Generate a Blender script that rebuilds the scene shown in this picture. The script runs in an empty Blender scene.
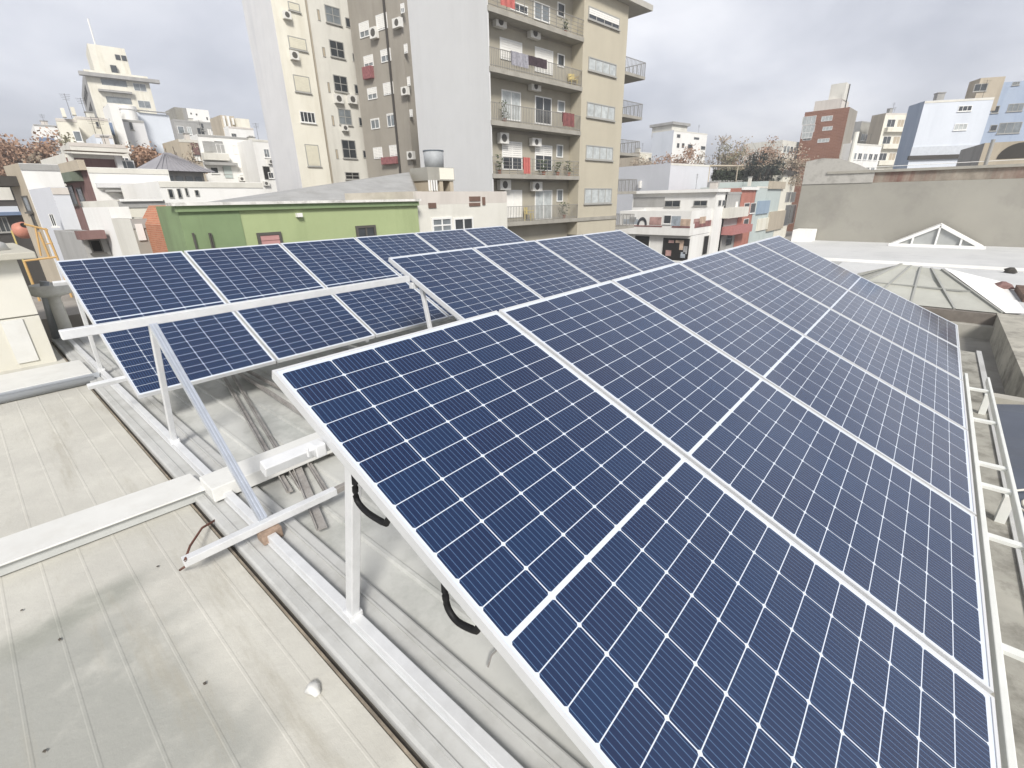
import bpy, bmesh, math, random
from mathutils import Vector, Matrix
random.seed(7)
sc = bpy.context.scene
C = sc.collection
R = math.radians

# ------------------------------------------------------------------ camera
FPX = 464.4
RIGHT = Vector((0.65210519, -0.7579265, -0.01749977))
DOWN = Vector((-0.29097533, -0.2289011, -0.92894437))
FWD = Vector((0.70006584, 0.61086144, -0.36980551))
cam = bpy.data.cameras.new("camera")
cam.sensor_width = 36; cam.lens = 36 * FPX / 1024; cam.clip_start = .05; cam.clip_end = 3000
co = bpy.data.objects.new("camera", cam); C.objects.link(co)
m = Matrix.Identity(4)
for i in range(3):
    m[i][0] = RIGHT[i]; m[i][1] = -DOWN[i]; m[i][2] = -FWD[i]
co.matrix_world = m
sc.camera = co
GZ = -7.5                                    # street level; the camera is the origin, 1.6 m over the roof

def ray(px, py):
    return RIGHT * ((px - 512) / FPX) + DOWN * ((py - 384) / FPX) + FWD
def onz(px, py, z): v = ray(px, py); return v * (z / v.z)
def ony(px, py, y): v = ray(px, py); return v * (y / v.y)
def onx(px, py, x): v = ray(px, py); return v * (x / v.x)
def atD(px, py, D):
    v = ray(px, py); return v * (D / math.hypot(v.x, v.y))
def azi(px, py): v = ray(px, py); return math.atan2(v.y, v.x)

# ------------------------------------------------------------------ materials
def lin(h):
    h = h.lstrip('#'); o = []
    for i in (0, 2, 4):
        c = int(h[i:i+2], 16) / 255
        o.append(c / 12.92 if c <= .04045 else ((c + .055) / 1.055) ** 2.4)
    return (*o, 1)
MATS = {}
def desat(c, k=.30):
    l = .3 * c[0] + .55 * c[1] + .15 * c[2]
    return tuple((x + (l - x) * k) for x in c[:3]) + (1,)
def mat(name, col, rough=.7, var=.12, scale=3.0, stain=None, stain_amt=.0, stain_scale=1.0, metal=0, bump=0.0, spec=.3, streak=False):
    if name in MATS: return MATS[name]
    m = bpy.data.materials.new(name); m.use_nodes = True
    nt = m.node_tree; N = nt.nodes; Lk = nt.links
    b = N['Principled BSDF']; b.inputs['Roughness'].default_value = rough
    b.inputs['Metallic'].default_value = metal; b.inputs['Specular IOR Level'].default_value = spec
    c = desat(lin(col)) if isinstance(col, str) else col
    geo = N.new('ShaderNodeNewGeometry')
    n1 = N.new('ShaderNodeTexNoise'); n1.inputs['Scale'].default_value = scale; n1.inputs['Detail'].default_value = 6
    n1.inputs['Roughness'].default_value = .65
    Lk.new(geo.outputs['Position'], n1.inputs['Vector'])
    r = N.new('ShaderNodeMapRange'); r.inputs[1].default_value = .3; r.inputs[2].default_value = .7
    r.inputs[3].default_value = 1 - var; r.inputs[4].default_value = 1 + var * .6
    Lk.new(n1.outputs['Fac'], r.inputs[0])
    mx = N.new('ShaderNodeVectorMath'); mx.operation = 'SCALE'
    mx.inputs[0].default_value = c[:3]; Lk.new(r.outputs[0], mx.inputs['Scale'])
    out = mx.outputs[0]
    if stain:
        n2 = N.new('ShaderNodeTexNoise'); n2.inputs['Scale'].default_value = stain_scale; n2.inputs['Detail'].default_value = 8
        n2.inputs['Roughness'].default_value = .7
        if streak:
            mp = N.new('ShaderNodeMapping'); mp.inputs['Scale'].default_value = (1, 1, .12)
            Lk.new(geo.outputs['Position'], mp.inputs[0]); Lk.new(mp.outputs[0], n2.inputs['Vector'])
        else:
            Lk.new(geo.outputs['Position'], n2.inputs['Vector'])
        r2 = N.new('ShaderNodeMapRange'); r2.inputs[1].default_value = .47; r2.inputs[2].default_value = .66
        r2.inputs[4].default_value = stain_amt
        Lk.new(n2.outputs['Fac'], r2.inputs[0])
        mi = N.new('ShaderNodeMix'); mi.data_type = 'RGBA'
        Lk.new(r2.outputs[0], mi.inputs[0]); Lk.new(out, mi.inputs[6]); mi.inputs[7].default_value = desat(lin(stain))
        out = mi.outputs[2]
    Lk.new(out, b.inputs['Base Color'])
    if bump:
        bp = N.new('ShaderNodeBump'); bp.inputs['Strength'].default_value = bump; bp.inputs['Distance'].default_value = .02
        n3 = N.new('ShaderNodeTexNoise'); n3.inputs['Scale'].default_value = scale * 6; n3.inputs['Detail'].default_value = 5
        Lk.new(geo.outputs['Position'], n3.inputs['Vector']); Lk.new(n3.outputs['Fac'], bp.inputs['Height'])
        Lk.new(bp.outputs[0], b.inputs['Normal'])
    MATS[name] = m
    return m

class NT:
    def __init__(s, nt): s.nt = nt
    def _in(s, node, i, v):
        if isinstance(v, (int, float)): node.inputs[i].default_value = v
        else: s.nt.links.new(v, node.inputs[i])
    def m(s, op, a, b=0.0, c=None):
        n = s.nt.nodes.new('ShaderNodeMath'); n.operation = op
        s._in(n, 0, a); s._in(n, 1, b)
        if c is not None: s._in(n, 2, c)
        return n.outputs[0]

PW, PL = 1.04, 2.10          # solar panel
def cell_material():
    m = bpy.data.materials.new('solar_cells'); m.use_nodes = True
    nt = m.node_tree; N = nt.nodes; Lk = nt.links; e = NT(nt)
    b = N['Principled BSDF']
    tc = N.new('ShaderNodeTexCoord'); sp = N.new('ShaderNodeSeparateXYZ')
    Lk.new(tc.outputs['Object'], sp.inputs[0])
    x, y = sp.outputs[0], sp.outputs[1]             # x 0..PW, y 0..-PL
    y = e.m('MULTIPLY', y, -1.0)
    mx = .018; cw = (PW - 2 * mx) / 6
    my = .022; gap = .012; ch = (PL - 2 * my - gap) / 24
    u = e.m('DIVIDE', e.m('SUBTRACT', x, mx), cw)
    half = e.m('GREATER_THAN', y, PL / 2)
    yy = e.m('SUBTRACT', e.m('SUBTRACT', y, my), e.m('MULTIPLY', half, gap))
    v = e.m('DIVIDE', yy, ch)
    inx = e.m('MULTIPLY', e.m('GREATER_THAN', u, 0.0), e.m('LESS_THAN', u, 6.0))
    iny = e.m('MULTIPLY', e.m('GREATER_THAN', v, 0.0), e.m('LESS_THAN', v, 24.0))
    midg = e.m('GREATER_THAN', e.m('ABSOLUTE', e.m('SUBTRACT', y, PL / 2)), gap / 2)
    fu = e.m('FRACT', u); fv = e.m('FRACT', v)
    # metric distance to the cell borders
    du = e.m('MULTIPLY', e.m('SUBTRACT', .5, e.m('ABSOLUTE', e.m('SUBTRACT', fu, .5))), cw)
    dv = e.m('MULTIPLY', e.m('SUBTRACT', .5, e.m('ABSOLUTE', e.m('SUBTRACT', fv, .5))), ch)
    cell = e.m('MULTIPLY', e.m('GREATER_THAN', du, .0016), e.m('GREATER_THAN', dv, .0014))
    cham = e.m('GREATER_THAN', e.m('ADD', du, dv), .0082)
    k = e.m('MULTIPLY', e.m('MULTIPLY', cell, cham), e.m('MULTIPLY', midg, e.m('MULTIPLY', inx, iny)))
    fb = e.m('FRACT', e.m('MULTIPLY', fu, 10.0))
    bus = e.m('LESS_THAN', e.m('ABSOLUTE', e.m('SUBTRACT', fb, .5)), .052)
    # cell colour: a little different from cell to cell and from panel to panel
    oi = N.new('ShaderNodeObjectInfo')
    cv = N.new('ShaderNodeCombineXYZ')
    Lk.new(e.m('FLOOR', u), cv.inputs[0]); Lk.new(e.m('FLOOR', e.m('MULTIPLY', v, 1.0)), cv.inputs[1]); Lk.new(oi.outputs['Random'], cv.inputs[2])
    wn = N.new('ShaderNodeTexWhiteNoise'); Lk.new(cv.outputs[0], wn.inputs[0])
    n2 = N.new('ShaderNodeTexNoise'); n2.inputs['Scale'].default_value = .8; n2.inputs['Detail'].default_value = 3
    geo = N.new('ShaderNodeNewGeometry'); Lk.new(geo.outputs['Position'], n2.inputs['Vector'])
    f = e.m('ADD', e.m('MULTIPLY', wn.outputs[0], .35), e.m('MULTIPLY', e.m('SUBTRACT', n2.outputs[0], .25), 1.1)); f = e.m('MINIMUM', e.m('MAXIMUM', f, 0.0), 1.0)
    c0 = N.new('ShaderNodeMix'); c0.data_type = 'RGBA'
    c0.inputs[6].default_value = (.0022, .0085, .044, 1); c0.inputs[7].default_value = (.0038, .0240, .080, 1)
    Lk.new(f, c0.inputs[0])
    c1 = N.new('ShaderNodeMix'); c1.data_type = 'RGBA'; Lk.new(bus, c1.inputs[0])
    Lk.new(c0.outputs[2], c1.inputs[6]); c1.inputs[7].default_value = (.065, .13, .25, 1)
    c2 = N.new('ShaderNodeMix'); c2.data_type = 'RGBA'; Lk.new(k, c2.inputs[0])
    c2.inputs[6].default_value = (.62, .67, .75, 1); Lk.new(c1.outputs[2], c2.inputs[7])
    # dust film
    nd = N.new('ShaderNodeTexNoise'); nd.inputs['Scale'].default_value = 2.3; nd.inputs['Detail'].default_value = 9; nd.inputs['Roughness'].default_value = .7
    Lk.new(geo.outputs['Position'], nd.inputs['Vector'])
    c3 = N.new('ShaderNodeMix'); c3.data_type = 'RGBA'
    Lk.new(e.m('MULTIPLY', nd.outputs[0], .012), c3.inputs[0]); Lk.new(c2.outputs[2], c3.inputs[6]); c3.inputs[7].default_value = (.5, .52, .55, 1)
    Lk.new(c3.outputs[2], b.inputs['Base Color'])
    b.inputs['IOR'].default_value = 1.70; b.inputs['Specular IOR Level'].default_value = .5
    b.inputs['Sheen Weight'].default_value = .35; b.inputs['Sheen Roughness'].default_value = .18
    b.inputs['Coat Weight'].default_value = 0.0
    rr = N.new('ShaderNodeMapRange'); rr.inputs[3].default_value = .03; rr.inputs[4].default_value = .12
    Lk.new(nd.outputs[0], rr.inputs[0]); Lk.new(rr.outputs[0], b.inputs['Roughness'])
    return m

def brick_mat(name, c1, c2, mortar, scale=1.0):
    if name in MATS: return MATS[name]
    m = mat(name, c1, .85, .2, 1.5)
    nt = m.node_tree; N = nt.nodes; Lk = nt.links
    b = N['Principled BSDF']
    tc = N.new('ShaderNodeTexCoord'); sx = N.new('ShaderNodeSeparateXYZ'); cx = N.new('ShaderNodeCombineXYZ')
    Lk.new(tc.outputs['Object'], sx.inputs[0]); ad = N.new('ShaderNodeMath'); Lk.new(sx.outputs[0], ad.inputs[0]); Lk.new(sx.outputs[1], ad.inputs[1])
    Lk.new(ad.outputs[0], cx.inputs[0]); Lk.new(sx.outputs[2], cx.inputs[1])
    br = N.new('ShaderNodeTexBrick'); br.inputs['Scale'].default_value = scale
    br.inputs['Color1'].default_value = lin(c1); br.inputs['Color2'].default_value = lin(c2); br.inputs['Mortar'].default_value = lin(mortar)
    br.inputs['Brick Width'].default_value = .5; br.inputs['Row Height'].default_value = .16; br.inputs['Mortar Size'].default_value = .015
    Lk.new(cx.outputs[0], br.inputs['Vector']); Lk.new(br.outputs[0], b.inputs['Base Color'])
    return m

def glass_mat(name, col, rough=.06):
    if name in MATS: return MATS[name]
    m = mat(name, col, rough, .35, 1.3, spec=.5); return m

# ------------------------------------------------------------------ mesh helpers
class MB:
    def __init__(s): s.v = []; s.f = []; s.mi = []
    def quad(s, *p, mi=0):
        i = len(s.v); s.v += [tuple(q) for q in p]; s.f.append(tuple(range(i, i + len(p)))); s.mi.append(mi); return s
    def hexa(s, p, mi=0):                     # 8 points: bottom 4 (ccw), top 4
        i = len(s.v); s.v += [tuple(q) for q in p]
        for f in ((3, 2, 1, 0), (4, 5, 6, 7), (0, 1, 5, 4), (1, 2, 6, 5), (2, 3, 7, 6), (3, 0, 4, 7)):
            s.f.append(tuple(i + k for k in f)); s.mi.append(mi)
        return s
    def box(s, x0, y0, z0, x1, y1, z1, mi=0):
        if x0 > x1: x0, x1 = x1, x0
        if y0 > y1: y0, y1 = y1, y0
        if z0 > z1: z0, z1 = z1, z0
        return s.hexa([(x0, y0, z0), (x1, y0, z0), (x1, y1, z0), (x0, y1, z0), (x0, y0, z1), (x1, y0, z1), (x1, y1, z1), (x0, y1, z1)], mi)
    def bar(s, a, b, w, h, up=(0, 0, 1), prof=None):
        a = Vector(a); b = Vector(b); d = (b - a).normalized(); up = Vector(up)
        sd = d.cross(up).normalized(); u = sd.cross(d).normalized()
        if prof == 'C':                       # an open channel, opening upward
            t = .004
            for (u0, u1, v0, v1) in ((-w/2, w/2, -h/2, -h/2 + t), (-w/2, -w/2 + t, -h/2 + t, h/2), (w/2 - t, w/2, -h/2 + t, h/2)):
                P = [a + sd*x + u*y for x, y in ((u0, v0), (u1, v0), (u1, v1), (u0, v1))] + [b + sd*x + u*y for x, y in ((u0, v0), (u1, v0), (u1, v1), (u0, v1))]
                s.hexa(P)
            return s
        P = [a + sd*x + u*y for x, y in ((-w/2, -h/2), (w/2, -h/2), (w/2, h/2), (-w/2, h/2))]
        P += [b + sd*x + u*y for x, y in ((-w/2, -h/2), (w/2, -h/2), (w/2, h/2), (-w/2, h/2))]
        return s.hexa(P)
    def tube(s, pts, r, n=8, r2=None):
        pts = [Vector(p) for p in pts]; r2 = r if r2 is None else r2; rings = []
        for k, p in enumerate(pts):
            d = (pts[min(k+1, len(pts)-1)] - pts[max(k-1, 0)]).normalized()
            a = d.orthogonal().normalized() if abs(d.z) > .99 else d.cross(Vector((0, 0, 1))).normalized()
            b = d.cross(a); rr = r + (r2 - r) * k / (len(pts) - 1)
            i = len(s.v)
            s.v += [tuple(p + (a * math.cos(t) + b * math.sin(t)) * rr) for t in [2 * math.pi * j / n for j in range(n)]]
            rings.append(i)
        for q in range(len(rings) - 1):
            for j in range(n):
                s.f.append((rings[q] + j, rings[q] + (j+1) % n, rings[q+1] + (j+1) % n, rings[q+1] + j)); s.mi.append(0)
        s.f.append(tuple(rings[0] + j for j in range(n))[::-1]); s.mi.append(0)
        s.f.append(tuple(rings[-1] + j for j in range(n))); s.mi.append(0)
        return s
    def lathe(s, prof, n=20, c=(0, 0)):
        rings = []
        for r, z in prof:
            i = len(s.v); s.v += [(c[0] + r * math.cos(2*math.pi*j/n), c[1] + r * math.sin(2*math.pi*j/n), z) for j in range(n)]; rings.append(i)
        for q in range(len(rings) - 1):
            for j in range(n):
                s.f.append((rings[q] + j, rings[q] + (j+1) % n, rings[q+1] + (j+1) % n, rings[q+1] + j)); s.mi.append(0)
        s.f.append(tuple(rings[0] + j for j in range(n))[::-1]); s.mi.append(0)
        s.f.append(tuple(rings[-1] + j for j in range(n))); s.mi.append(0)
        return s
    def build(s, name, mats, parent=None, loc=None, bevel=0, smooth=False, fix=True):
        me = bpy.data.meshes.new(name); me.from_pydata(s.v, [], s.f)
        if not isinstance(mats, (list, tuple)): mats = [mats]
        for q in mats: me.materials.append(q)
        for p, k in zip(me.polygons, s.mi): p.material_index = k
        if fix:
            bm = bmesh.new(); bm.from_mesh(me); bmesh.ops.recalc_face_normals(bm, faces=bm.faces); bm.to_mesh(me); bm.free()
        if smooth:
            for p in me.polygons: p.use_smooth = True
        o = bpy.data.objects.new(name, me); C.objects.link(o)
        if parent: o.parent = parent
        if loc is not None: o.location = loc
        if bevel:
            bv = o.modifiers.new('bevel', 'BEVEL'); bv.width = bevel; bv.segments = 2; bv.limit_method = 'ANGLE'
        return o

def tag(o, label=None, cat=None, group=None, kind=None):
    if label: o['label'] = label
    if cat: o['category'] = cat
    if group: o['group'] = group
    if kind: o['kind'] = kind
    return o
def thing(name, label, cat, loc=(0, 0, 0), rz=0, group=None):
    o = bpy.data.objects.new(name, None); C.objects.link(o); o.location = loc; o.rotation_euler = (0, 0, rz)
    o.empty_display_size = .2
    return tag(o, label, cat, group)
def copy_tree(o, parent=None):
    c = o.copy(); C.objects.link(c); c.parent = parent
    for ch in list(o.children): copy_tree(ch, c)
    return c

# palette
frameM = mat('anodised_frame', (.68, .69, .70, 1), .35, .04, 5, metal=.25, spec=.5)
galv = mat('galvanised_rail', (.74, .75, .76, 1), .42, .10, 9, metal=.25, spec=.5)
galvB = mat('bare_aluminium', (.60, .64, .71, 1), .33, .10, 14, metal=.55, spec=.5)
whiteM = mat('white_painted_steel', '#d9d9d4', .5, .06, 4, stain='#c9c6bd', stain_amt=.35, stain_scale=7)
cellM = cell_material()
backM = mat('white_backsheet', (.7, .7, .7, 1), .6, .03)
blackM = mat('black_rubber', (.008, .008, .009, 1), .6, .2)
rustM = mat('rusty_wire', '#7a4634', .8, .3, 30)
steelM = mat('weathered_steel', '#aaa59f', .6, .25, 12, stain='#857b72', stain_amt=.6, stain_scale=9, metal=.2)

# ------------------------------------------------------------------ the roof we stand on
def roof_paint():
    m = mat('roof_paint', '#c9cabd', .72, .05, 1.2)
    nt = m.node_tree; N = nt.nodes; Lk = nt.links; b = N['Principled BSDF']; e = NT(nt)
    geo = N.new('ShaderNodeNewGeometry')
    def noise(s, d=8, r=.65, sc=(1, 1, 1), off=(0, 0, 0)):
        mp = N.new('ShaderNodeMapping'); mp.inputs['Scale'].default_value = sc; mp.inputs['Location'].default_value = off
        Lk.new(geo.outputs['Position'], mp.inputs[0])
        n = N.new('ShaderNodeTexNoise'); n.inputs['Scale'].default_value = s; n.inputs['Detail'].default_value = d; n.inputs['Roughness'].default_value = r
        Lk.new(mp.outputs[0], n.inputs['Vector']); return n.outputs['Fac']
    def mr(v, a, b_, lo=0, hi=1):
        r = N.new('ShaderNodeMapRange'); r.interpolation_type = 'SMOOTHSTEP'
        for i, q in ((1, a), (2, b_), (3, lo), (4, hi)): r.inputs[i].default_value = q
        Lk.new(v, r.inputs[0]); return r.outputs[0]
    def mixc(f, a, b_):
        n = N.new('ShaderNodeMix'); n.data_type = 'RGBA'; Lk.new(f, n.inputs[0])
        for i, q in ((6, a), (7, b_)):
            if isinstance(q, str): n.inputs[i].default_value = lin(q)
            else: Lk.new(q, n.inputs[i])
        return n.outputs[2]
    base = mixc(mr(noise(1.6, 6), .35, .68), '#bcbab2', '#c9c7be')
    # grey worn patch with a soft edge
    sp = N.new('ShaderNodeSeparateXYZ'); Lk.new(geo.outputs['Position'], sp.inputs[0])
    dx = e.m('DIVIDE', e.m('SUBTRACT', sp.outputs[0], -.22), .44); dy = e.m('DIVIDE', e.m('SUBTRACT', sp.outputs[1], 1.55), 1.05)
    d = e.m('SQRT', e.m('ADD', e.m('MULTIPLY', dx, dx), e.m('MULTIPLY', dy, dy)))
    d = e.m('ADD', d, e.m('MULTIPLY', e.m('SUBTRACT', noise(1.8, 3), .5), 1.5))
    base = mixc(mr(d, 1.20, .65, 0, .8), base, '#9a9b95')
    # dark mossy streak
    dx = e.m('DIVIDE', e.m('SUBTRACT', sp.outputs[0], -.12), .40); dy = e.m('DIVIDE', e.m('SUBTRACT', e.m('SUBTRACT', sp.outputs[1], e.m('MULTIPLY', sp.outputs[0], .15)), 2.48), .13)
    d = e.m('SQRT', e.m('ADD', e.m('MULTIPLY', dx, dx), e.m('MULTIPLY', dy, dy)))
    d = e.m('ADD', d, e.m('MULTIPLY', e.m('SUBTRACT', noise(5, 6, off=(3, 1, 0)), .5), 1.6))
    base = mixc(mr(d, 1.3, .0, 0, .5), base, '#777b71')
    # whitish worn blotches and small dirt specks
    base = mixc(mr(noise(3.5, 8, .6, off=(7, 3, 0)), .52, .75, 0, .45), base, '#d6d4cb')
    base = mixc(mr(noise(2.2, 9, .75, (3.2, .35, 1), (1, 9, 0)), .5, .72, 0, .55), base, '#a29d8f')
    base = mixc(mr(noise(26, 3, .5, off=(2, 2, 0)), .785, .80, 0, .6), base, '#7f7a70')
    Lk.new(base, b.inputs['Base Color'])
    bp = N.new('ShaderNodeBump'); bp.inputs['Strength'].default_value = .25; bp.inputs['Distance'].default_value = .01
    Lk.new(noise(30, 6), bp.inputs['Height']); Lk.new(bp.outputs[0], b.inputs['Normal'])
    return m
roofM = roof_paint()
roofG = mat('bare_roof_sheet', '#c3c4be', .6, .10, 2.5, stain='#8f948c', stain_amt=.6, stain_scale=2.2, bump=.1)
curbM = mat('roof_curb', '#bcbdba', .65, .08, 4, stain='#9b9a93', stain_amt=.5, stain_scale=3.5)
wallOwn = mat('old_render', '#b9b4a8', .85, .12, 1.2, stain='#8c857a', stain_amt=.5)

own = thing('metal_roofed_building', 'building under the solar panels with pale ribbed metal roof we stand on', 'building', (0, 0, 0))
def ribbed(x0, x1, y0, y1, z, pitch, hgt, top, mb, base=None):
    """a sheet with trapezoid ribs running along y"""
    base = base if base is not None else z - .05
    prof = []; x = x0
    while x < x1 - 1e-6:
        for dx, dz in ((0, 0), (pitch - top * 2.0, 0), (pitch - top * 1.5, hgt), (pitch - top * .5, hgt)):
            if x + dx < x1: prof.append((x + dx, z + dz))
        x += pitch
    prof.append((x1, z))
    for (a, za), (b, zb) in zip(prof, prof[1:]):
        mb.quad((a, y0, za), (b, y0, zb), (b, y1, zb), (a, y1, za))
mb = MB(); ribbed(-4.0, .475, -3.0, 8.6, -1.655, .142, .0011, .007, mb)
mb.build('roof_sheet', roofM, own, fix=False)
mb = MB(); ribbed(.80, 6.95, -.66, 8.6, -1.665, .200, .014, .018, mb)
mb.build('ribbed_roof_sheet', roofG, own, fix=False)
MB().box(.505, -3, -1.75, .80, 8.6, -1.618).build('roof_curb', curbM, own, bevel=.01)
MB().box(.545, -3, -1.617, .553, 8.6, -1.611).box(.735, -3, -1.617, .745, 8.6, -1.609).build('curb_fold', curbM, own)
MB().box(.478, -3, -1.75, .486, 8.6, -1.648).build('roof_seam', mat('rusty_seam', '#9c8d76', .85, .4, 9, stain='#6b6256', stain_amt=.9, stain_scale=4), own)
MB().box(.487, -3, -1.75, .505, 8.6, -1.668).build('gutter_gap', mat('gutter_dirt', '#57524a', .9, .3, 9), own)
MB().box(-4.0, -3.0, GZ, .80, -.70, -1.78).box(-4, -.70, GZ, 6.95, 8.6, -1.74).build('wall', wallOwn, own)
MB().box(.80, -.70, -1.74, 6.95, -.66, -1.62).build('roof_edge', curbM, own)

# low sill beyond the roof, on the left
sill = thing('roof_step', 'long white capped step crossing the roof in front of the beige enclosure', 'roof step', (0, 0, 0))
a0 = 6.12
MB().box(-5, a0, -1.70, .60, a0 + .045, -1.575).build('fascia', mat('grey_blue_metal', '#a9b0b8', .5, .08, 4), sill)
MB().box(-5, a0 + .047, -1.66, .56, 6.85, -1.570).build('cap', whiteM, sill, bevel=.006)
MB().tube([(-5, a0 - .04, -1.615), (.55, a0 - .04, -1.615)], .036, 10).build('pipe', mat('grey_pipe', '#a8adb2', .5, .1), sill, smooth=True)

# beige enclosure
enc = thing('beige_enclosure', 'beige boarded enclosure with flat overhanging cap at the left edge of the roof', 'enclosure', (0, 0, 0))
cream = mat('cream_board', '#d6d3c4', .7, .05, 2, stain='#c5bfa6', stain_amt=.4)
e0 = ony(50, 352, 7.35); e1 = ony(20, 265, 7.35)
MB().box(-4, 7.40, -1.7, e0.x, 9.2, -.50).build('wall', cream, enc)
MB().box(-4, 7.365, -1.10, .41, 7.398, -.50).build('upper_board', mat('cream_board_light', '#d9d6c8', .7, .04), enc, bevel=.004)
MB().box(-4, 7.355, -1.66, .41, 7.385, -1.115).build('lower_board', cream, enc, bevel=.004)
MB().box(.10, 7.340, -1.60, .27, 7.353, -1.125).build('white_board', whiteM, enc)
MB().box(-4, 7.20, -.50, .56, 9.4, -.43).build('cap', mat('grey_cap', '#bdb8a6', .8, .12, 3), enc, bevel=.01)
m_ = MB(); m_.lathe([(.26, -.43), (.24, -.36), (.12, -.29), (.01, -.27)], 18, (.16, 7.9)); m_.build('cowl', mat('cowl_grey', '#cfcec9', .7, .1), enc, smooth=True)

# vent pipe with a square cap, between enclosure and panels
vp = thing('vent_pipe', 'white flue with a round rim between beige enclosure and rear solar panels', 'vent pipe', (.66, 8.35, -1.7))
fl = mat('flue_white', '#d5d3c9', .6, .1, 5, stain='#a8a394', stain_amt=.5, stain_scale=4)
MB().lathe([(.075, -.3), (.065, .60), (.075, .64), (.18, .67), (.20, .69), (.20, .80), (.17, .80), (.15, .76)], 20).build('flue', fl, vp, smooth=True)
MB().lathe([(.23, -.05), (.23, .0), (.13, .05)], 20).build('collar', mat('mortar', '#a79c86', .9, .3), vp, smooth=True)
gp = MB().tube([(.0, .0, 0), (.0, .0, .1)], .09).v
dp = MB().tube([(.56, 8.55, -1.62), (.60, 8.35, -1.0), (.63, 8.35, -.86)], .05, 10).build('downpipe', mat('grey_pipe', '#a8adb2'), None, smooth=True)
tag(dp, 'thin grey downpipe beside the white flue', 'pipe')

# white steel trays crossing the roof
MB().box(.80, -.659, -1.66, 6.9, -.35, -1.632).build('edge_gutter', mat('grimy_gutter', '#a8a598', .85, .25, 3, stain='#5f5b50', stain_amt=.8, stain_scale=4), own)
tr = thing('cable_tray', 'wide flat white metal tray lying across the roof at left', 'cable tray', (0, 0, 0))
q0 = onz(0, 538, -1.57); q1 = onz(0, 565, -1.57); q2 = onz(190, 473, -1.57); q3 = onz(208, 488, -1.57)
yA, yB = (q1.y + q3.y) / 2, (q0.y + q2.y) / 2
sl = (q3.y - q1.y) / (q3.x - q1.x)
def ty(x, y): return y + sl * (x - .0)
def ex_(a, b, x): return a.y + (b.y - a.y) / (b.x - a.x) * (x - a.x)
P = [(-3.2, ex_(q1, q3, -3.2), -1.58), (q3.x, q3.y, -1.58), (q2.x, q2.y, -1.58), (-3.2, ex_(q0, q2, -3.2), -1.58)]
MB().hexa(P + [(x, y, -1.57) for x, y, z in P]).build('cover', whiteM, tr, bevel=.004)
MB().hexa([(x, y + (.03 if i < 2 else -.03), -1.645) for i, (x, y, z) in enumerate(P)] + [(x, y + (.03 if i < 2 else -.03), -1.582) for i, (x, y, z) in enumerate(P)]).build('body', mat('tray_side', '#b9bcb9', .6, .1), tr)
tr2 = thing('cable_duct', 'white box duct passing under the aluminium strut towards the front panels', 'cable duct', (0, 0, 0))
MB().box(.56, 2.78, -1.60, 3.2, 2.99, -1.51).build('duct', whiteM, tr2, bevel=.006)
MB().box(.60, 2.83, -1.617, .72, 3.03, -1.602).box(1.3, 2.83, -1.64, 1.38, 3.03, -1.602).build('foot', steelM, tr2)

# ------------------------------------------------------------------ solar panels
TILT = R(24.57); ct, st = math.cos(TILT), math.sin(TILT)
def make_panel():
    t = thing('solar_panel', '', 'solar panel')
    f = MB(); w = .009; h = .035
    f.box(0, 0, -h, w, -PL, 0).box(PW - w, 0, -h, PW, -PL, 0)
    f.box(w, 0, -h, PW - w, -w, -.0003).box(w, -PL + w, -h, PW - w, -PL, -.0003)
    f.box(w, -w, -h, .03, -PL + w, -h + .002).box(PW - .03, -w, -h, PW - w, -PL + w, -h + .002)
    f.build('frame', frameM, t)
    MB().quad((.009, -PL + .009, -.003), (PW - .009, -PL + .009, -.003), (PW - .009, -.009, -.003), (.009, -.009, -.003)).build('cell_sheet', cellM, t, fix=False)
    MB().quad((w, -PL + w, -.008), (PW - w, -PL + w, -.008), (PW - w, -w, -.008), (w, -w, -.008)).build('backsheet', backM, t, fix=False)
    j = MB()
    for x in (.2, .52, .84): j.box(x - .03, -PL/2 - .05, -.026, x + .03, -PL/2 + .05, -.0085)
    j.build('junction_box', blackM, t)
    return t
proto = make_panel(); used = False
PITCH = 1.06
ROWS = {'front': (.5395, 1.4669, -.4844, 6), 'middle': (2.513, 3.626, -.466, 4), 'rear': (.590, 6.198, -.464, 6)}
ORD = ['first', 'second', 'third', 'fourth', 'fifth', 'sixth']
LBL = {
 ('front', 0): 'large solar panel nearest the camera at the left end of the front row',
 ('front', 5): 'solar panel at the far end of the front row by the white roof',
 ('middle', 0): 'solar panel at the left end of the middle row beside the bare frame',
 ('middle', 3): 'solar panel at the far right end of the middle row below the beige flats',
 ('rear', 0): 'solar panel at the left end of the rear row next to the white flue',
 ('rear', 5): 'solar panel at the far right end of the rear row below the vented parapet',
}
for rn, (x0, y0, z0, n) in ROWS.items():
    for k in range(n):
        o = proto if not used else copy_tree(proto); used = True
        o.location = (x0 + k * PITCH, y0, z0); o.rotation_euler = (TILT, 0, 0)
        o['label'] = LBL.get((rn, k), '%s solar panel from the left in the %s row of panels' % (ORD[k], rn))
        o['group'] = 'solar panels of the %s row' % rn

def slope(y0, z0, s, off): # point on the panel plane: s down the slope, off normal to it
    return (y0 - s * ct - off * st, z0 - s * st + off * ct)

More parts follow.
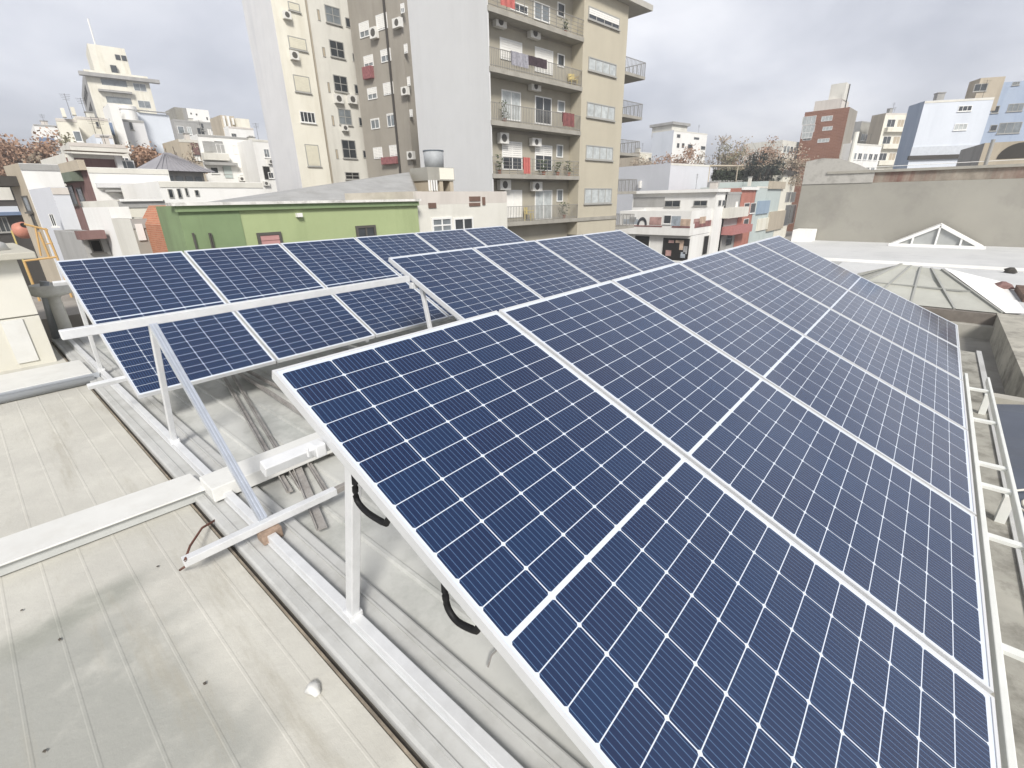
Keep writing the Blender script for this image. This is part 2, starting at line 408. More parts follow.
# ------------------------------------------------------------------ racks
rack = thing('mounting_rack', 'white and bare aluminium rack of rails, posts and braces carrying the solar panels', 'mounting rack')
for x in (.635, 2.72, 4.84, 6.80):
    MB().bar((x, -.45, -1.585), (x, 8.2, -1.585), .042, .042).build('base_rail', galv if x < 1 else frameM, rack, bevel=.003)
    MB().box(x - .028, -.45, -1.610, x + .028, 8.2, -1.607).build('base_plate', frameM, rack)
def post(x, foot, top, w=.045):
    MB().bar((x, foot[0], foot[1]), (x, top[0], top[1]), w, w * .8, (1, 0, 0)).build('post', galv, rack, bevel=.003)
    MB().box(x - .03, foot[0] - .03, foot[1] - .015, x + .03, foot[0] + .03, foot[1] + .02).build('bracket', galv, rack, bevel=.003)
for x in (.632, 2.72, 4.84, 6.80):
    post(x, (1.44, -1.565), slope(1.4669, -.4844, .32, -.07))
    if x < 1: post(x, (3.77, -1.565), (3.36, -.66), .04)
    else: post(x - .15, (3.10, -1.565), (3.27, -.70), .036)
    post(x, (6.17, -1.565), slope(6.198, -.464, .32, -.07), .04)
for (x0, y0, z0, n), xl in ((ROWS['front'], .37), (ROWS['rear'], .50)):
    for s in (.30, 1.80):
        y, z = slope(y0, z0, s, -.060)
        xa = xl if s < 1 else (.56 if y0 < 3 else .36)
        MB().bar((xa, y, z), (x0 + n * PITCH + .06, y, z), .034, .036, (0, -st, ct)).build('rail', galv, rack, bevel=.003)
y0, z0 = ROWS['middle'][1:3]
# upper beam of the middle row, bare on the left where two panels are still missing
MB().bar((.235, 3.345, -.622), (2.495, 3.345, -.622), .045, .050).build('beam', galv, rack, bevel=.004)
MB().bar((2.50, 3.33, -.685), (6.80, 3.33, -.685), .045, .050).build('beam', galv, rack, bevel=.004)
y, z = slope(y0, z0, 1.80, -.06)
MB().bar((2.50, y, z), (6.80, y, z), .042, .045, (0, -st, ct)).build('rail', galv, rack, bevel=.003)
# low channel (its left end hangs free) and the braces that stand on it
MB().bar((.270, 2.262, -1.525), (1.02, 2.24, -1.525), .042, .040, prof=None).build('channel', galv, rack, bevel=.003)
MB().bar((1.02, 2.24, -1.525), (6.8, 2.24, -1.525), .032, .034, prof=None).build('channel', steelM, rack, bevel=.003)
MB().box(.59, 2.20, -1.612, .69, 2.28, -1.548).build('bracket', mat('rusty_bracket', '#a3866e', .8, .4, 20), rack, bevel=.004)
for x in (.632, 2.72, 4.84, 6.80):
    MB().bar((x, 3.33, -.65 if x < 1 else -.70), (x, 2.26, -1.50), .028, .040, (1, 0, 0)).build('brace', galvB, rack)
    for q in (-.016, 0, .016): MB().bar((x + q, 3.321, -.639), (x + q, 2.251, -1.489), .009, .008, (1, 0, 0)).build('brace_rib', galvB, rack)
    if x > 2: MB().bar((x - .17, 3.60, -.515), (x - .17, 1.72, -1.375), .040, .045, (1, 0, 0)).build('rafter', galv, rack, bevel=.003)
for x in (2.65, 4.76, 6.72):
    for yy_, zz_, in ((1.4669, -.4844), (6.198, -.464)):
        a = slope(yy_, zz_, .06, -.1); b = slope(yy_, zz_, 2.04, -.1)
        MB().bar((x, *a), (x, *b), .04, .035, (1, 0, 0)).build('rafter', galv, rack, bevel=.003)
# clamp at the rail stub
y, z = slope(1.4669, -.4844, .30, -.03)
MB().box(.505, y - .022, z - .045, .537, y + .022, z - .005).build('clamp', galv, rack, bevel=.004)
for i, (xx, yy_) in enumerate(((.47, 1.155),)):
    MB().lathe([(.004, -.02), (.004, .004), (.002, .006)], 8).build('bolt', galv, rack, loc=(xx, yy_, -.625))
# the ladder-like frame along the low edge of the front row
lad = thing('edge_frame', 'ladder-like aluminium frame with cross bars along the low edge of the front panels', 'metal frame')
lf = mat('greenish_aluminium', '#eceee6', .45, .08, 6, metal=.2)
MB().bar((5.14, -.612, -1.425), (-.6, -.612, -1.425), .016, .05).build('outer_rail', lf, lad, bevel=.003)
MB().bar((5.14, -.478, -1.415), (-.6, -.478, -1.415), .020, .040).build('inner_rail', lf, lad, bevel=.003)
for px, py in ((983, 389), (992, 421), (1001, 466), (1003, 488), (1010, 540), (1020, 652)):
    X = onz(px, py, -1.405).x
    MB().bar((X, -.489, -1.418), (X, -.603, -1.418), .035, .016).build('cross_bar', lf, lad)
for X in (4.9, 3.2, 1.5, 0):
    MB().box(X - .02, -.64, -1.70, X + .02, -.60, -1.475).build('leg', lf, lad)

# ------------------------------------------------------------------ loose things on the roof
def loose(a, b, z, w, h, label, m_, grp='loose metal bars lying on the roof', zz=0):
    p = onz(*a, z); q = onz(*b, z + zz)
    t = thing('metal_bar', label, 'metal bar', (p.x, p.y, p.z), group=grp)
    p0 = Vector((0, 0, 0)); q0 = q - p
    k = MB().bar(p0, q0, w, .006)
    d = (q0 - p0).normalized(); sd = d.cross(Vector((0, 0, 1))).normalized()
    k.bar(p0 + sd * (w/2 - .003) + Vector((0, 0, h/2 + .003)), q0 + sd * (w/2 - .003) + Vector((0, 0, h/2 + .003)), .006, h)
    k.build('flange', m_, t)
    return t
loose((222, 374), (290, 492), -1.625, .035, .022, 'dull grey bar at the left of the loose bundle, nearest the strut', steelM)
loose((232, 374), (302, 490), -1.625, .03, .022, 'second dull bar of the loose bundle on the roof', steelM)
loose((238, 372), (352, 446), -1.610, .045, .03, 'wide angle bar of the loose bundle running under the front panel corner', steelM)
loose((246, 370), (372, 436), -1.600, .045, .03, 'topmost angle bar of the loose bundle, farthest to the right', steelM)
t = loose((288, 446), (322, 529), -1.62, .055, .02, 'dirty flat bar with a bolt hole lying below the short white rail', steelM)
loose((302, 452), (330, 498), -1.62, .03, .02, 'short dark bar beside the bar with a bolt hole', steelM)
w = MB().tube([onz(*a) for a in ((217, 519, -1.63), (202, 528, -1.60), (190, 546, -1.57), (185, 560, -1.50), (186, 566, -1.56), (180, 570, -1.62))], .006, 6)
tag(w.build('wire', rustM, smooth=True), 'thin reddish wire looping off the free end of the low channel', 'wire')
for i, pts in enumerate((((355, 484), (357, 500), (368, 513), (386, 524)), ((445, 592), (448, 608), (458, 622), (476, 631)))):
    P = []
    for k, a in enumerate(pts):
        p = onx(*a, .575 + .0 * k); P.append(p)
    # smooth
    Q = []
    for k in range(len(P) - 1):
        for s_ in (0, .25, .5, .75):
            pm = P[max(k-1, 0)]; pn = P[min(k+2, len(P)-1)]; a, b = P[k], P[k+1]; u = s_
            Q.append(.5 * ((2*a) + (b - pm) * u + (2*pm - 5*a + 4*b - pn) * u*u + (3*a - pm - 3*b + pn) * u*u*u))
    Q.append(P[-1]); Q.append(P[-1] + Vector((.02, -.05, .10))); Q.insert(0, P[0] + Vector((.02, .02, .10)))
    tag(MB().tube(Q, .0095, 8).build('cable', blackM, smooth=True), ['black cable loop hanging behind the top of the post', 'black cable loop hanging lower down under the panel edge'][i], 'cable')
p = onz(313, 687, -1.63)
b_ = MB(); b_.lathe([(.001, 0), (.020, .002), (.024, .012), (.014, .024), (.002, .028)], 9)
for i, v in enumerate(b_.v): b_.v[i] = (v[0] * (1 + .3 * math.sin(i * 2.1)), v[1] * (1.5 + .3 * math.cos(i * 1.7)), v[2])
tag(b_.build('plaster_crumb', whiteM, loc=(p.x, p.y, -1.652), smooth=True), 'small white lump lying on the ribbed roof', 'debris')
p = onz(488, 667, -1.64)
tag(MB().tube([p, p + Vector((.04, .02, .004)), p + Vector((.09, .022, .0))], .0035, 5).build('twig', steelM), 'thin twig lying on the roof sheet below the panel edge', 'twig')
for i, (px, py) in enumerate(((22, 611), (45, 752), (158, 567), (205, 684), (60, 640))):
    p = onz(px, py, -1.652)
    q = MB(); n = 6; a0_ = random.random() * 6
    q.v = [(math.cos(a0_ + k) * .006 * random.uniform(.6, 1.3), math.sin(a0_ + k) * .010 * random.uniform(.6, 1.3), .003 + .003 * (k % 2)) for k in range(n)]
    q.f = [tuple(range(n))]; q.mi = [0]
    o = q.build('leaf', mat('dead_leaf', '#5b5348', .9, .3, 30), loc=(p.x, p.y, -1.652), fix=False)
    tag(o, ['dry leaf at the left edge below the tray', 'dry leaf near the bottom left corner of the photo', 'dry leaf beside the reddish wire end', 'dry leaf on the grey worn patch of roof', 'dry leaf at the mossy streak, left side'][i], 'leaf', 'dry leaves on the roof')

# ------------------------------------------------------------------ building kit
GL = {'dark': glass_mat('dark_glass', '#3c4247'), 'grey': glass_mat('grey_glass', '#7d868b'), 'curtain': mat('curtained_glass', '#b9c0bf', .25, .3, 2.5),
      'shut': mat('white_shutter', '#eceae2', .6, .05, 3), 'black': mat('dark_opening', '#24221f', .9, .3), 'pink': mat('pink_shutter', '#c98a86', .7, .1, 2),
      'blue': mat('blue_shutter', '#6f93b5', .6, .1), 'cream': mat('cream_shutter', '#e2dcc0', .6, .08), 'tan': mat('tan_shutter', '#b8a789', .7, .1)}
FR = {'white': mat('white_window_frame', '#e6e6e2', .5, .05), 'dark': mat('dark_window_frame', '#5b5852', .6, .1), 'grey': mat('grey_window_frame', '#a5a49d', .6, .08)}
LEAN = False
class Bld:
    """box building: local origin at the corner nearest the camera, F face on local y=0, L face on local x=0"""
    def __init__(s, name, label, cor, D, Rp=None, Lp=None, ang=0, w=8., d=8., zb=GZ, mF=None, mL=None, cat='building', par=.35, group=None, roofm=None, mass=True):
        s.ang = R(ang); p = atD(*cor, D); s.o = Vector((p.x, p.y, 0)); s.zt = p.z; s.zb = zb
        s.ex = Vector((math.cos(s.ang), math.sin(s.ang), 0)); s.ey = Vector((-math.sin(s.ang), math.cos(s.ang), 0))
        def hit(px, dr):
            v = ray(*px); v = Vector((v.x, v.y, 0)); # o + t*dr = k*v
            det = dr.x * (-v.y) + v.x * dr.y
            return (-(s.o.x) * (-v.y) - v.x * s.o.y) / det
        s.w = hit(Rp, s.ex) if Rp else w
        s.d = hit(Lp, s.ey) if Lp else d
        if s.w <= 0 or s.d <= 0: print('BAD', name, s.w, s.d)
        s.root = thing(name, label, cat, (s.o.x, s.o.y, zb), s.ang, group)
        s.h = s.zt - zb; s.mF = mF; s.mL = mL or mF
        if mass:
            k = MB(); W_, D_, H = s.w, s.d, s.h; t = .18
            k.quad((0, 0, 0), (W_, 0, 0), (W_, 0, H), (0, 0, H), mi=0)
            k.quad((0, D_, 0), (0, 0, 0), (0, 0, H), (0, D_, H), mi=1)
            k.quad((W_, 0, 0), (W_, D_, 0), (W_, D_, H), (W_, 0, H), mi=1)
            k.quad((W_, D_, 0), (0, D_, 0), (0, D_, H), (W_, D_, H), mi=0)
            for A, B_ in (((0, 0), (W_, t)), ((0, D_ - t), (W_, D_)), ((0, t), (t, D_ - t)), ((W_ - t, t), (W_, D_ - t))):
                k.quad((A[0], A[1], H), (B_[0], A[1], H), (B_[0], B_[1], H), (A[0], B_[1], H), mi=0)
            hp = H - par
            k.quad((t, t, hp), (W_ - t, t, hp), (W_ - t, t, H), (t, t, H)); k.quad((t, D_-t, hp), (W_ - t, D_-t, hp), (W_ - t, D_-t, H), (t, D_-t, H))
            k.quad((t, t, hp), (t, D_-t, hp), (t, D_-t, H), (t, t, H), mi=1); k.quad((W_-t, t, hp), (W_-t, D_-t, hp), (W_-t, D_-t, H), (W_-t, t, H), mi=1)
            k.build('wall', [s.mF, s.mL], s.root, fix=False)
            MB().quad((t, t, hp), (W_-t, t, hp), (W_-t, D_-t, hp), (t, D_-t, hp)).build('roof', roofm or mat('flat_roof_grey', '#a9a59c', .9, .2, .8), s.root, fix=False)
    def loc(s, P): q = P - s.o; return q.dot(s.ex), q.dot(s.ey), P.z - s.zb
    def hitF(s, px, py, off=0):
        v = ray(px, py); n = s.ey; k = (s.o + n * off).dot(n) / v.dot(n); P = v * k; return s.loc(P)
    def hitL(s, px, py, off=0):
        v = ray(px, py); n = s.ex; k = (s.o + n * off).dot(n) / v.dot(n); P = v * k; return s.loc(P)
    def rect(s, face, a, off=0):
        if LEAN and a[2] - a[0] < 9: a = (a[0], a[1], a[2] + (535 - a[0]) / 1200 * (a[3] - a[1]) * .8, a[3])
        if face == 'F':
            p = s.hitF(a[0], a[1], off); q = s.hitF(a[2], a[3], off); u0, u1 = sorted((p[0], q[0]))
        else:
            p = s.hitL(a[0], a[1], off); q = s.hitL(a[2], a[3], off); u0, u1 = sorted((p[1], q[1]))
        z0, z1 = sorted((p[2], q[2])); return u0, u1, z0, z1
    def fbox(s, k, face, off, u0, u1, z0, z1, d0, d1, mi=0):   # d: distance out of the wall
        if face == 'F': k.box(u0, off - d1, z0, u1, off - d0, z1, mi)
        else: k.box(off - d1, u0, z0, off - d0, u1, z1, mi)
    def win(s, face, a, glass='dark', frame='grey', off=0, mull=1, cross=0, shutter=None, metric=False, sill=True, name='window'):
        u0, u1, z0, z1 = a if metric else s.rect(face, a, off)
        t = min(.07, (u1 - u0) * .12, (z1 - z0) * .12) ; t = max(t, .02)
        k = MB()
        s.fbox(k, face, off, u0, u0 + t, z0, z1, .0, .05); s.fbox(k, face, off, u1 - t, u1, z0, z1, .0, .05)
        s.fbox(k, face, off, u0 + t, u1 - t, z1 - t, z1, .0, .05); s.fbox(k, face, off, u0 + t, u1 - t, z0, z0 + t, .0, .05)
        for i in range(mull):
            u = u0 + (u1 - u0) * (i + 1) / (mull + 1); s.fbox(k, face, off, u - t*.4, u + t*.4, z0 + t, z1 - t, .0, .042)
        for i in range(cross):
            z = z0 + (z1 - z0) * (i + 1) / (cross + 1); s.fbox(k, face, off, u0 + t, u1 - t, z - t*.4, z + t*.4, .0, .038)
        if sill: s.fbox(k, face, off, u0 - .06, u1 + .06, z0 - .07, z0 - .002, .0, .12)
        f = k.build(name, FR[frame], s.root)
        k = MB(); s.fbox(k, face, off, u0 + t, u1 - t, z0 + t, z1 - t, .003, .02); k.build('pane', GL[glass], f)
        if shutter:
            k = MB(); zz = z1 - t - (z1 - z0 - 2 * t) * shutter[1]; n = max(2, int((z1 - zz) / .12))
            for i in range(n):
                za = zz + (z1 - t - zz) * i / n; zb_ = zz + (z1 - t - zz) * (i + 1) / n
                s.fbox(k, face, off, u0 + t, u1 - t, za, zb_ - .015, .021, .045)
            k.build('roller_shutter', GL[shutter[0]], f)
        return f
    def panel(s, face, a, m_, d=.04, name='panel', off=0, metric=False, d0=0.0, parent=None):
        u0, u1, z0, z1 = a if metric else s.rect(face, a, off); k = MB(); s.fbox(k, face, off, u0, u1, z0, z1, d0, d); return k.build(name, m_, parent or s.root)
    def ac(s, face, a, off=0, metric=False):
        u0, u1, z0, z1 = a if metric else s.rect(face, a, off)
        k = MB(); s.fbox(k, face, off, u0, u1, z0, z1, .05, .38); o = k.build('air_conditioner', mat('ac_white', '#dfddd5', .5, .08), s.root)
        k = MB(); uc = (u0*.55 + u1*.45); rr = min(u1 - u0, z1 - z0) * .38
        for j in range(10):
            A = 2 * math.pi * j / 10; B_ = 2 * math.pi * (j + 1) / 10
            zc = (z0 + z1) / 2; pts = []
            for (aa, dd) in ((A, .382), (B_, .382)): pts.append((uc + rr * math.cos(aa), zc + rr * math.sin(aa)))
            for_pts = [(uc, zc), pts[0], pts[1]]
            k.quad(*[(u, off - .384, z) if face == 'F' else (off - .384, u, z) for u, z in for_pts])
        k.build('fan_grille', FR['dark'], o, fix=False)
    def grid(s, face, nx, nz, u0, u1, z0, z1, ww, wh, glass='dark', frame='white', skip=0, **kw):
        rnd = random.Random(int(u1 * 100) + nx * 7)
        for j in range(nz):
            for i in range(nx):
                if rnd.random() < skip: continue
                u = u0 + (u1 - u0) * (i + .5) / nx; z = z0 + (z1 - z0) * (j + .5) / nz
                g = glass if rnd.random() > .25 else 'grey'
                s.win(face, (u - ww/2, u + ww/2, z - wh/2, z + wh/2), g, frame, metric=True, **kw)
def M3(*a): return tuple(a[:2]), a[2:]

# wall paints
P_ = {k: mat('wall_' + k, c, .85, v, sc_, stain=s_, stain_amt=sa, stain_scale=ss, streak=True, bump=.05) for k, c, v, sc_, s_, sa, ss in (
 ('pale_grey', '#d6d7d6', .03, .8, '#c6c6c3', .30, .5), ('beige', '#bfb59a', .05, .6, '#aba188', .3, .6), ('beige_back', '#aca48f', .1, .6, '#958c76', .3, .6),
 ('cream', '#e8e3cf', .06, .6, '#c3b998', .4, .7), ('off_white', '#dcd9cc', .06, .6, '#b8b3a4', .4, .7), ('lavender_white', '#dadada', .05, .5, '#b9bcc4', .4, .6),
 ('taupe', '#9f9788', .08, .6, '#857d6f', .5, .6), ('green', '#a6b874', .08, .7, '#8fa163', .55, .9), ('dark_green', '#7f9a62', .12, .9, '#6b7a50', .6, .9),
 ('white', '#ecebe6', .04, .5, '#cfccc2', .35, .6), ('pinkish', '#d3cabf', .06, .7, '#b5aba0', .45, .8), ('tan', '#bfb095', .08, .6, '#9b8d73', .5, .6),
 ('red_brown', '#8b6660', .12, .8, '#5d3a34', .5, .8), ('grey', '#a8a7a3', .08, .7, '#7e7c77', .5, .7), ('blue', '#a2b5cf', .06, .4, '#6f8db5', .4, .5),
 ('ice', '#d3dbe6', .04, .4, '#bfc8d5', .4, .5), ('slate_blue', '#6d86ab', .08, .4, '#5b7396', .4, .5), ('salmon', '#bf7058', .1, .8, '#94402c', .4, .8),
 ('sky_blue', '#8fa9c0', .08, .6, '#5c82a8', .4, .6), ('mint', '#bccac6', .07, .6, '#9fb0aa', .4, .6), ('concrete', '#a3a094', .14, .35, '#787468', .6, .35),
 ('yellowish', '#e6e1cd', .07, .6, '#b9ac80', .4, .6), ('dark', '#4e4a45', .1, .8, '#3b3833', .4, .6), ('lilac', '#ced1d8', .04, .5, '#bec2c9', .3, .5))}

# ------------------------------------------------------------------ the big beige block of flats
apt = Bld('apartment_block', 'tall beige block of flats with stacked balconies and a blank pale grey side wall', (490, 100), 31.0, (622, 120), (407, 0), ang=-5, mF=P_['beige_back'], mL=P_['pale_grey'], mass=False)
H = 12.55 - GZ; Wd, Dp = apt.w, apt.d
xb = apt.hitF(580.6, 120)[0]
RB = .95                     # depth of the balcony bay
k = MB()
k.quad((0, 0, 0), (0, 0, H + 1.5), (0, Dp, H + 1.5), (0, Dp, 0)); k.quad((.08, 0, 0), (.08, 0, H + 1.5), (0, 0, H + 1.5), (0, 0, 0))
k.quad((.08, 0, 0), (.08, Dp, 0), (.08, Dp, H + 1.5), (.08, 0, H + 1.5)); k.quad((0, 0, H + 1.5), (.08, 0, H + 1.5), (.08, Dp, H + 1.5), (0, Dp, H + 1.5))
k.build('side_wall', P_['pale_grey'], apt.root)
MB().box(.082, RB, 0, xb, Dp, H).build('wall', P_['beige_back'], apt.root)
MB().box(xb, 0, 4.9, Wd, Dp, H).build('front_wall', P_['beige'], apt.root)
MB().box(xb, 1.0, 0, Wd, Dp, 4.9).build('ground_floor', P_['dark'], apt.root)
MB().box(-.05, -.6, H + .01, Wd + 2.2, Dp, H + .35).build('roof', mat('eave_concrete', '#b5b1a5', .85, .1), apt.root)
slabM = mat('slab_concrete', '#a5a093', .85, .12, 1.5, stain='#857f70', stain_amt=.5)
railM = mat('rail_paint', '#8d8a84', .5, .1)
FLZ = [math.tan(R(e_)) * D_ for e_, D_ in ((16.02, 33.3), (11.53, 33.3), (7.11, 33.3), (2.27, 33.3), (-2.52, 33.3))]
FLZ = [apt.hitF(535, yy)[2] for yy in (24, 79, 128, 177, 222.5)]
for i, z in enumerate(FLZ):
    bal = MB().box(.004, -.08, z - .12, xb - .002 if i < 4 else Wd, RB + .01, z + .13).build('balcony', slabM, apt.root)
    k = MB(); x1 = xb - .01; top = z + .13 + (.95)
    k.box(.05, -.02, top - .03, x1, .02, top); k.box(.05, -.02, z + .22, x1, .02, z + .25)
    n = int((x1 - .05) / .14)
    dense = (i in (1, 2, 4))
    for j in range(n + 1):
        x = .05 + (x1 - .08) * j / n
        if dense or j % 5 == 0: k.box(x, -.012, z + .13, x + .025, .012, top - .03)
    if not dense:
        for q in range(3): k.box(.05, -.01, z + .42 + q * .2, x1, .01, z + .44 + q * .2)
    k.box(.03, 0.03, top - .03, .06, RB, top)
    k.build('railing', railM, bal)
    if i < 4 or True:
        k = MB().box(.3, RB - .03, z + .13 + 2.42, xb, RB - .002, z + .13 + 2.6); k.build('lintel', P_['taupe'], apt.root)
def a3(*b): return tuple([440 + b[0] / 3.2, b[1] / 3.2, 440 + b[2] / 3.2, b[3] / 3.2])
for b, g, sh in (((225, 2, 280, 50), 'dark', None), ((300, 2, 350, 78), 'grey', None), ((375, 5, 398, 60), 'dark', None),
                 ((190, 118, 262, 205), 'shut', ('shut', .95)), ((303, 148, 360, 242), 'shut', ('shut', .98)), ((375, 170, 397, 218), 'dark', None),
                 ((195, 285, 258, 390), 'curtain', None), ((303, 305, 355, 402), 'dark', None), ((375, 320, 398, 362), 'grey', None),
                 ((197, 450, 262, 545), 'dark', ('shut', .55)), ((303, 462, 357, 548), 'dark', ('shut', .4)), ((372, 462, 392, 505), 'grey', None),
                 ((205, 608, 262, 695), 'shut', None), ((303, 608, 357, 700), 'curtain', None), ((373, 606, 392, 645), 'grey', None)):
    apt.win('F', a3(*b), g, 'white', off=RB, shutter=sh, mull=1 if b[2] - b[0] > 30 else 0, sill=False)
for b in ((165, 50, 200, 97), (277, 88, 308, 132), (280, 262, 310, 296), (180, 425, 208, 462), (283, 442, 312, 470), (180, 575, 215, 608), (285, 582, 315, 612)):
    apt.ac('F', a3(*b), off=RB)
for b, g, sh in (((475, 18, 572, 98), 'dark', ('shut', .62)), ((475, 180, 562, 248), 'curtain', None), ((470, 325, 557, 388), 'curtain', None), ((467, 463, 551, 515), 'curtain', None), ((462, 602, 547, 650), 'curtain', None)):
    apt.win('F', a3(*b), g, 'grey', shutter=sh, mull=3)
# end balconies on the far side
for i, z in enumerate(FLZ[:4] + [FLZ[3] - 2.75]):
    zz = z - 1.0
    bal = MB().box(Wd + .002, .3, zz - .10, Wd + 3.3, 4.4, zz + .10).build('end_balcony', slabM, apt.root)
    k = MB()
    for (xa, ya, xc, yc) in ((Wd + .02, .32, Wd + 3.28, .35), (Wd + 3.25, .35, Wd + 3.28, 4.35)):
        k.box(xa, ya, zz + 1.0, xc, yc, zz + 1.04)
        L_ = max(xc - xa, yc - ya); n = int(L_ / .18)
        for j in range(n + 1):
            f = j / n
            if xc - xa > .1: k.box(xa + (xc - xa - .03) * f, ya, zz + .1, xa + (xc - xa - .03) * f + .02, yc, zz + 1.0)
            else: k.box(xa, ya + (yc - ya - .03) * f, zz + .1, xc, ya + (yc - ya - .03) * f + .02, zz + 1.0)
    k.build('railing', railM, bal)
apt_w = apt
# things on the balconies (each stands on its slab)
def on_balcony(i, x, y=.45): return apt.o + apt.ex * x + apt.ey * y + Vector((0, 0, GZ + FLZ[i] + .13))
def bx(pxz, fl): return apt.hitF(440 + pxz / 3.2, (24, 79, 128, 177, 222)[fl], .5)[0]
red = mat('red_cloth', '#c8584c', .8, .2); yel = mat('yellow_plastic', '#d9c04a', .5, .1); leafG = mat('pot_leaves', '#4d5c35', .8, .4, 9)
def cloth(fl, pxz, wd, hg, m_, label, name='laundry'):
    p = on_balcony(fl, bx(pxz, fl), -.02); k = MB(); n = 8
    for j in range(n):
        a, b = -wd/2 + wd * j / n, -wd/2 + wd * (j + 1) / n
        da, db = .03 * math.sin(j * 2.1), .03 * math.sin((j + 1) * 2.1)
        k.quad((a, -.04 + da, 1.0), (b, -.04 + db, 1.0), (b, -.06 + db, 1.0 - hg), (a, -.06 + da, 1.0 - hg))
        k.quad((a, .03 + da, 1.0), (b, .03 + db, 1.0), (b, .04 + db, 1.0 - hg*.7), (a, .04 + da, 1.0 - hg*.7))
        k.quad((a, -.04 + da, 1.0), (b, -.04 + db, 1.0), (b, .03 + db, 1.0), (a, .03 + da, 1.0))
    o = k.build(name, m_, loc=p, fix=False); o.rotation_euler = (0, 0, R(-5)); tag(o, label, 'laundry'); return o
cloth(0, 195, 1.1, .8, red, 'red cloth over the railing of the top balcony')
cloth(1, 290, 1.7, .5, mat('dark_clothes', '#4a3b42', .9, .4, 6), 'dark clothes hung on the railing of the second balcony from the top')
cloth(1, 235, 1.4, .7, mat('grey_clothes', '#9a98a2', .9, .4, 8), 'grey clothes drying left of the dark ones on the second balcony')
cloth(3, 258, .6, .95, red, 'red towel on the railing of the fourth balcony from the top')
cloth(2, 390, 1.2, .8, mat('maroon_clothes', '#8a4a48', .9, .4, 6), 'maroon clothes on the railing of the middle balcony')
def plant(p, r, h, label, m_=leafG, n=70):
    t = thing('potted_plant', label, 'potted plant', p, group='potted plants on the flats balconies')
    MB().lathe([(.10, 0), (.14, .25), (.15, .25)], 10).build('pot', mat('clay_pot', '#9c6248', .8, .15), t)
    k = MB()
    for _ in range(n):
        c = Vector((random.gauss(0, r*.5), random.gauss(0, r*.4), .3 + random.random() * h)); a = Vector((random.uniform(-1, 1), random.uniform(-1, 1), random.uniform(-1, 1))).normalized() * .09
        b = a.orthogonal().normalized() * .05; k.quad(c - a, c - b, c + a, c + b)
    k.build('foliage', m_, t, fix=False)
for fl, pxz, r, h, lb in ((3, 190, .25, .8, 'leafy potted plant at the left end of the fourth balcony'), (3, 330, .35, .7, 'leafy potted plant right of the red towel'),
                          (3, 375, .35, .6, 'low bushy potted plant near the right end of the fourth balcony'), (4, 395, .4, .8, 'bushy potted plant at the right of the lowest balcony'),
                          (2, 205, .3, .9, 'potted plant at the left end of the middle balcony'), (0, 400, .3, .5, 'potted plant at the right end of the top balcony'), (3, 410, .3, .7, 'potted plant at the right end of the fourth balcony')):
    plant(on_balcony(fl, bx(pxz, fl)), r, h, lb)
def chair(p, rz, m_, label):
    t = thing('plastic_chair', label, 'chair', p, rz)
    MB().box(-.25, -.25, .40, .25, .25, .45).build('seat', m_, t); MB().box(-.25, .2, .45, .25, .25, .85).build('backrest', m_, t)
    for sx in (-.22, .22):
        for sy in (-.22, .22): MB().box(sx - .025, sy - .025, 0, sx + .025, sy + .025, .40).build('leg', m_, t)
    MB().box(-.28, -.25, .6, -.23, .25, .64).box(.23, -.25, .6, .28, .25, .64).build('armrest', m_, t)
chair(on_balcony(4, bx(285, 4), .5), .3, yel, 'yellow plastic chair on the lowest balcony')
chair(on_balcony(1, bx(425, 1), .5), -.4, yel, 'yellow plastic chair at the right end of the second balcony')

# ------------------------------------------------------------------ cream tower and taupe wing left of it
crm = Bld('cream_tower', 'tall cream tower with grey side wall and staggered windows left of the flats', (286, 90), 50, (360, 90), (259, 90), ang=0, mF=P_['cream'], mL=P_['lavender_white'], mass=False)
Hc = 20 - GZ; k = MB(); st1 = crm.hitF(312, 50)[0]
k.box(0, .003, 0, st1, crm.d, Hc).build('wall', P_['cream'], crm.root)
k = MB().box(-.05, 0, 0, -.002, crm.d, Hc).build('side_wall', P_['lavender_white'], crm.root)
MB().box(st1 + .002, .45, 0, crm.w + .8, crm.d, Hc).build('set_back_wall', P_['off_white'], crm.root)
MB().box(st1 + .15, .30, 0, st1 + .35, .449, Hc).build('pipe', P_['tan'], crm.root)
MB().box(-.05, -.05, Hc, crm.w + .9, crm.d, Hc + .3).build('roof', slabM, crm.root)
def a2(*b): return (230 + b[0] / 3.84, b[1] / 3.84, 230 + b[2] / 3.84, b[3] / 3.84)
for b, g in (((360, 15, 428, 100), 'grey'), ((378, 150, 442, 228), 'dark'), ((393, 285, 455, 358), 'dark'), ((412, 415, 470, 483), 'grey'), ((425, 535, 488, 610), 'dark'), ((440, 660, 498, 690), 'black')):
    crm.win('F', a2(*b), g, 'grey', off=.45, mull=1, cross=1)
for b in ((332, 35, 348, 80), (352, 180, 368, 220), (372, 315, 386, 355), (388, 443, 402, 483), (403, 573, 417, 610), (440, 65, 475, 112), (468, 203, 492, 240), (475, 323, 505, 365), (492, 450, 520, 487), (508, 577, 530, 608)):
    crm.win('F', a2(*b), 'dark' if b[0] > 420 else 'tan', 'grey', off=.45, mull=0, sill=False)
for b in ((220, 3, 270, 50), (220, 135, 297, 200), (240, 285, 312, 360), (285, 553, 350, 640)):
    crm.win('F', a2(*b), 'cream', 'grey', mull=0, shutter=('cream', .95))
crm.win('F', a2(265, 425, 330, 475), 'dark', 'white', mull=3)
for b in ((197, 42, 230, 80), (225, 195, 260, 235)): crm.ac('F', a2(*b))
for b in ((395, 362, 430, 400), (448, 365, 482, 402), (425, 480, 448, 505)): crm.ac('F', a2(*b), off=.45)

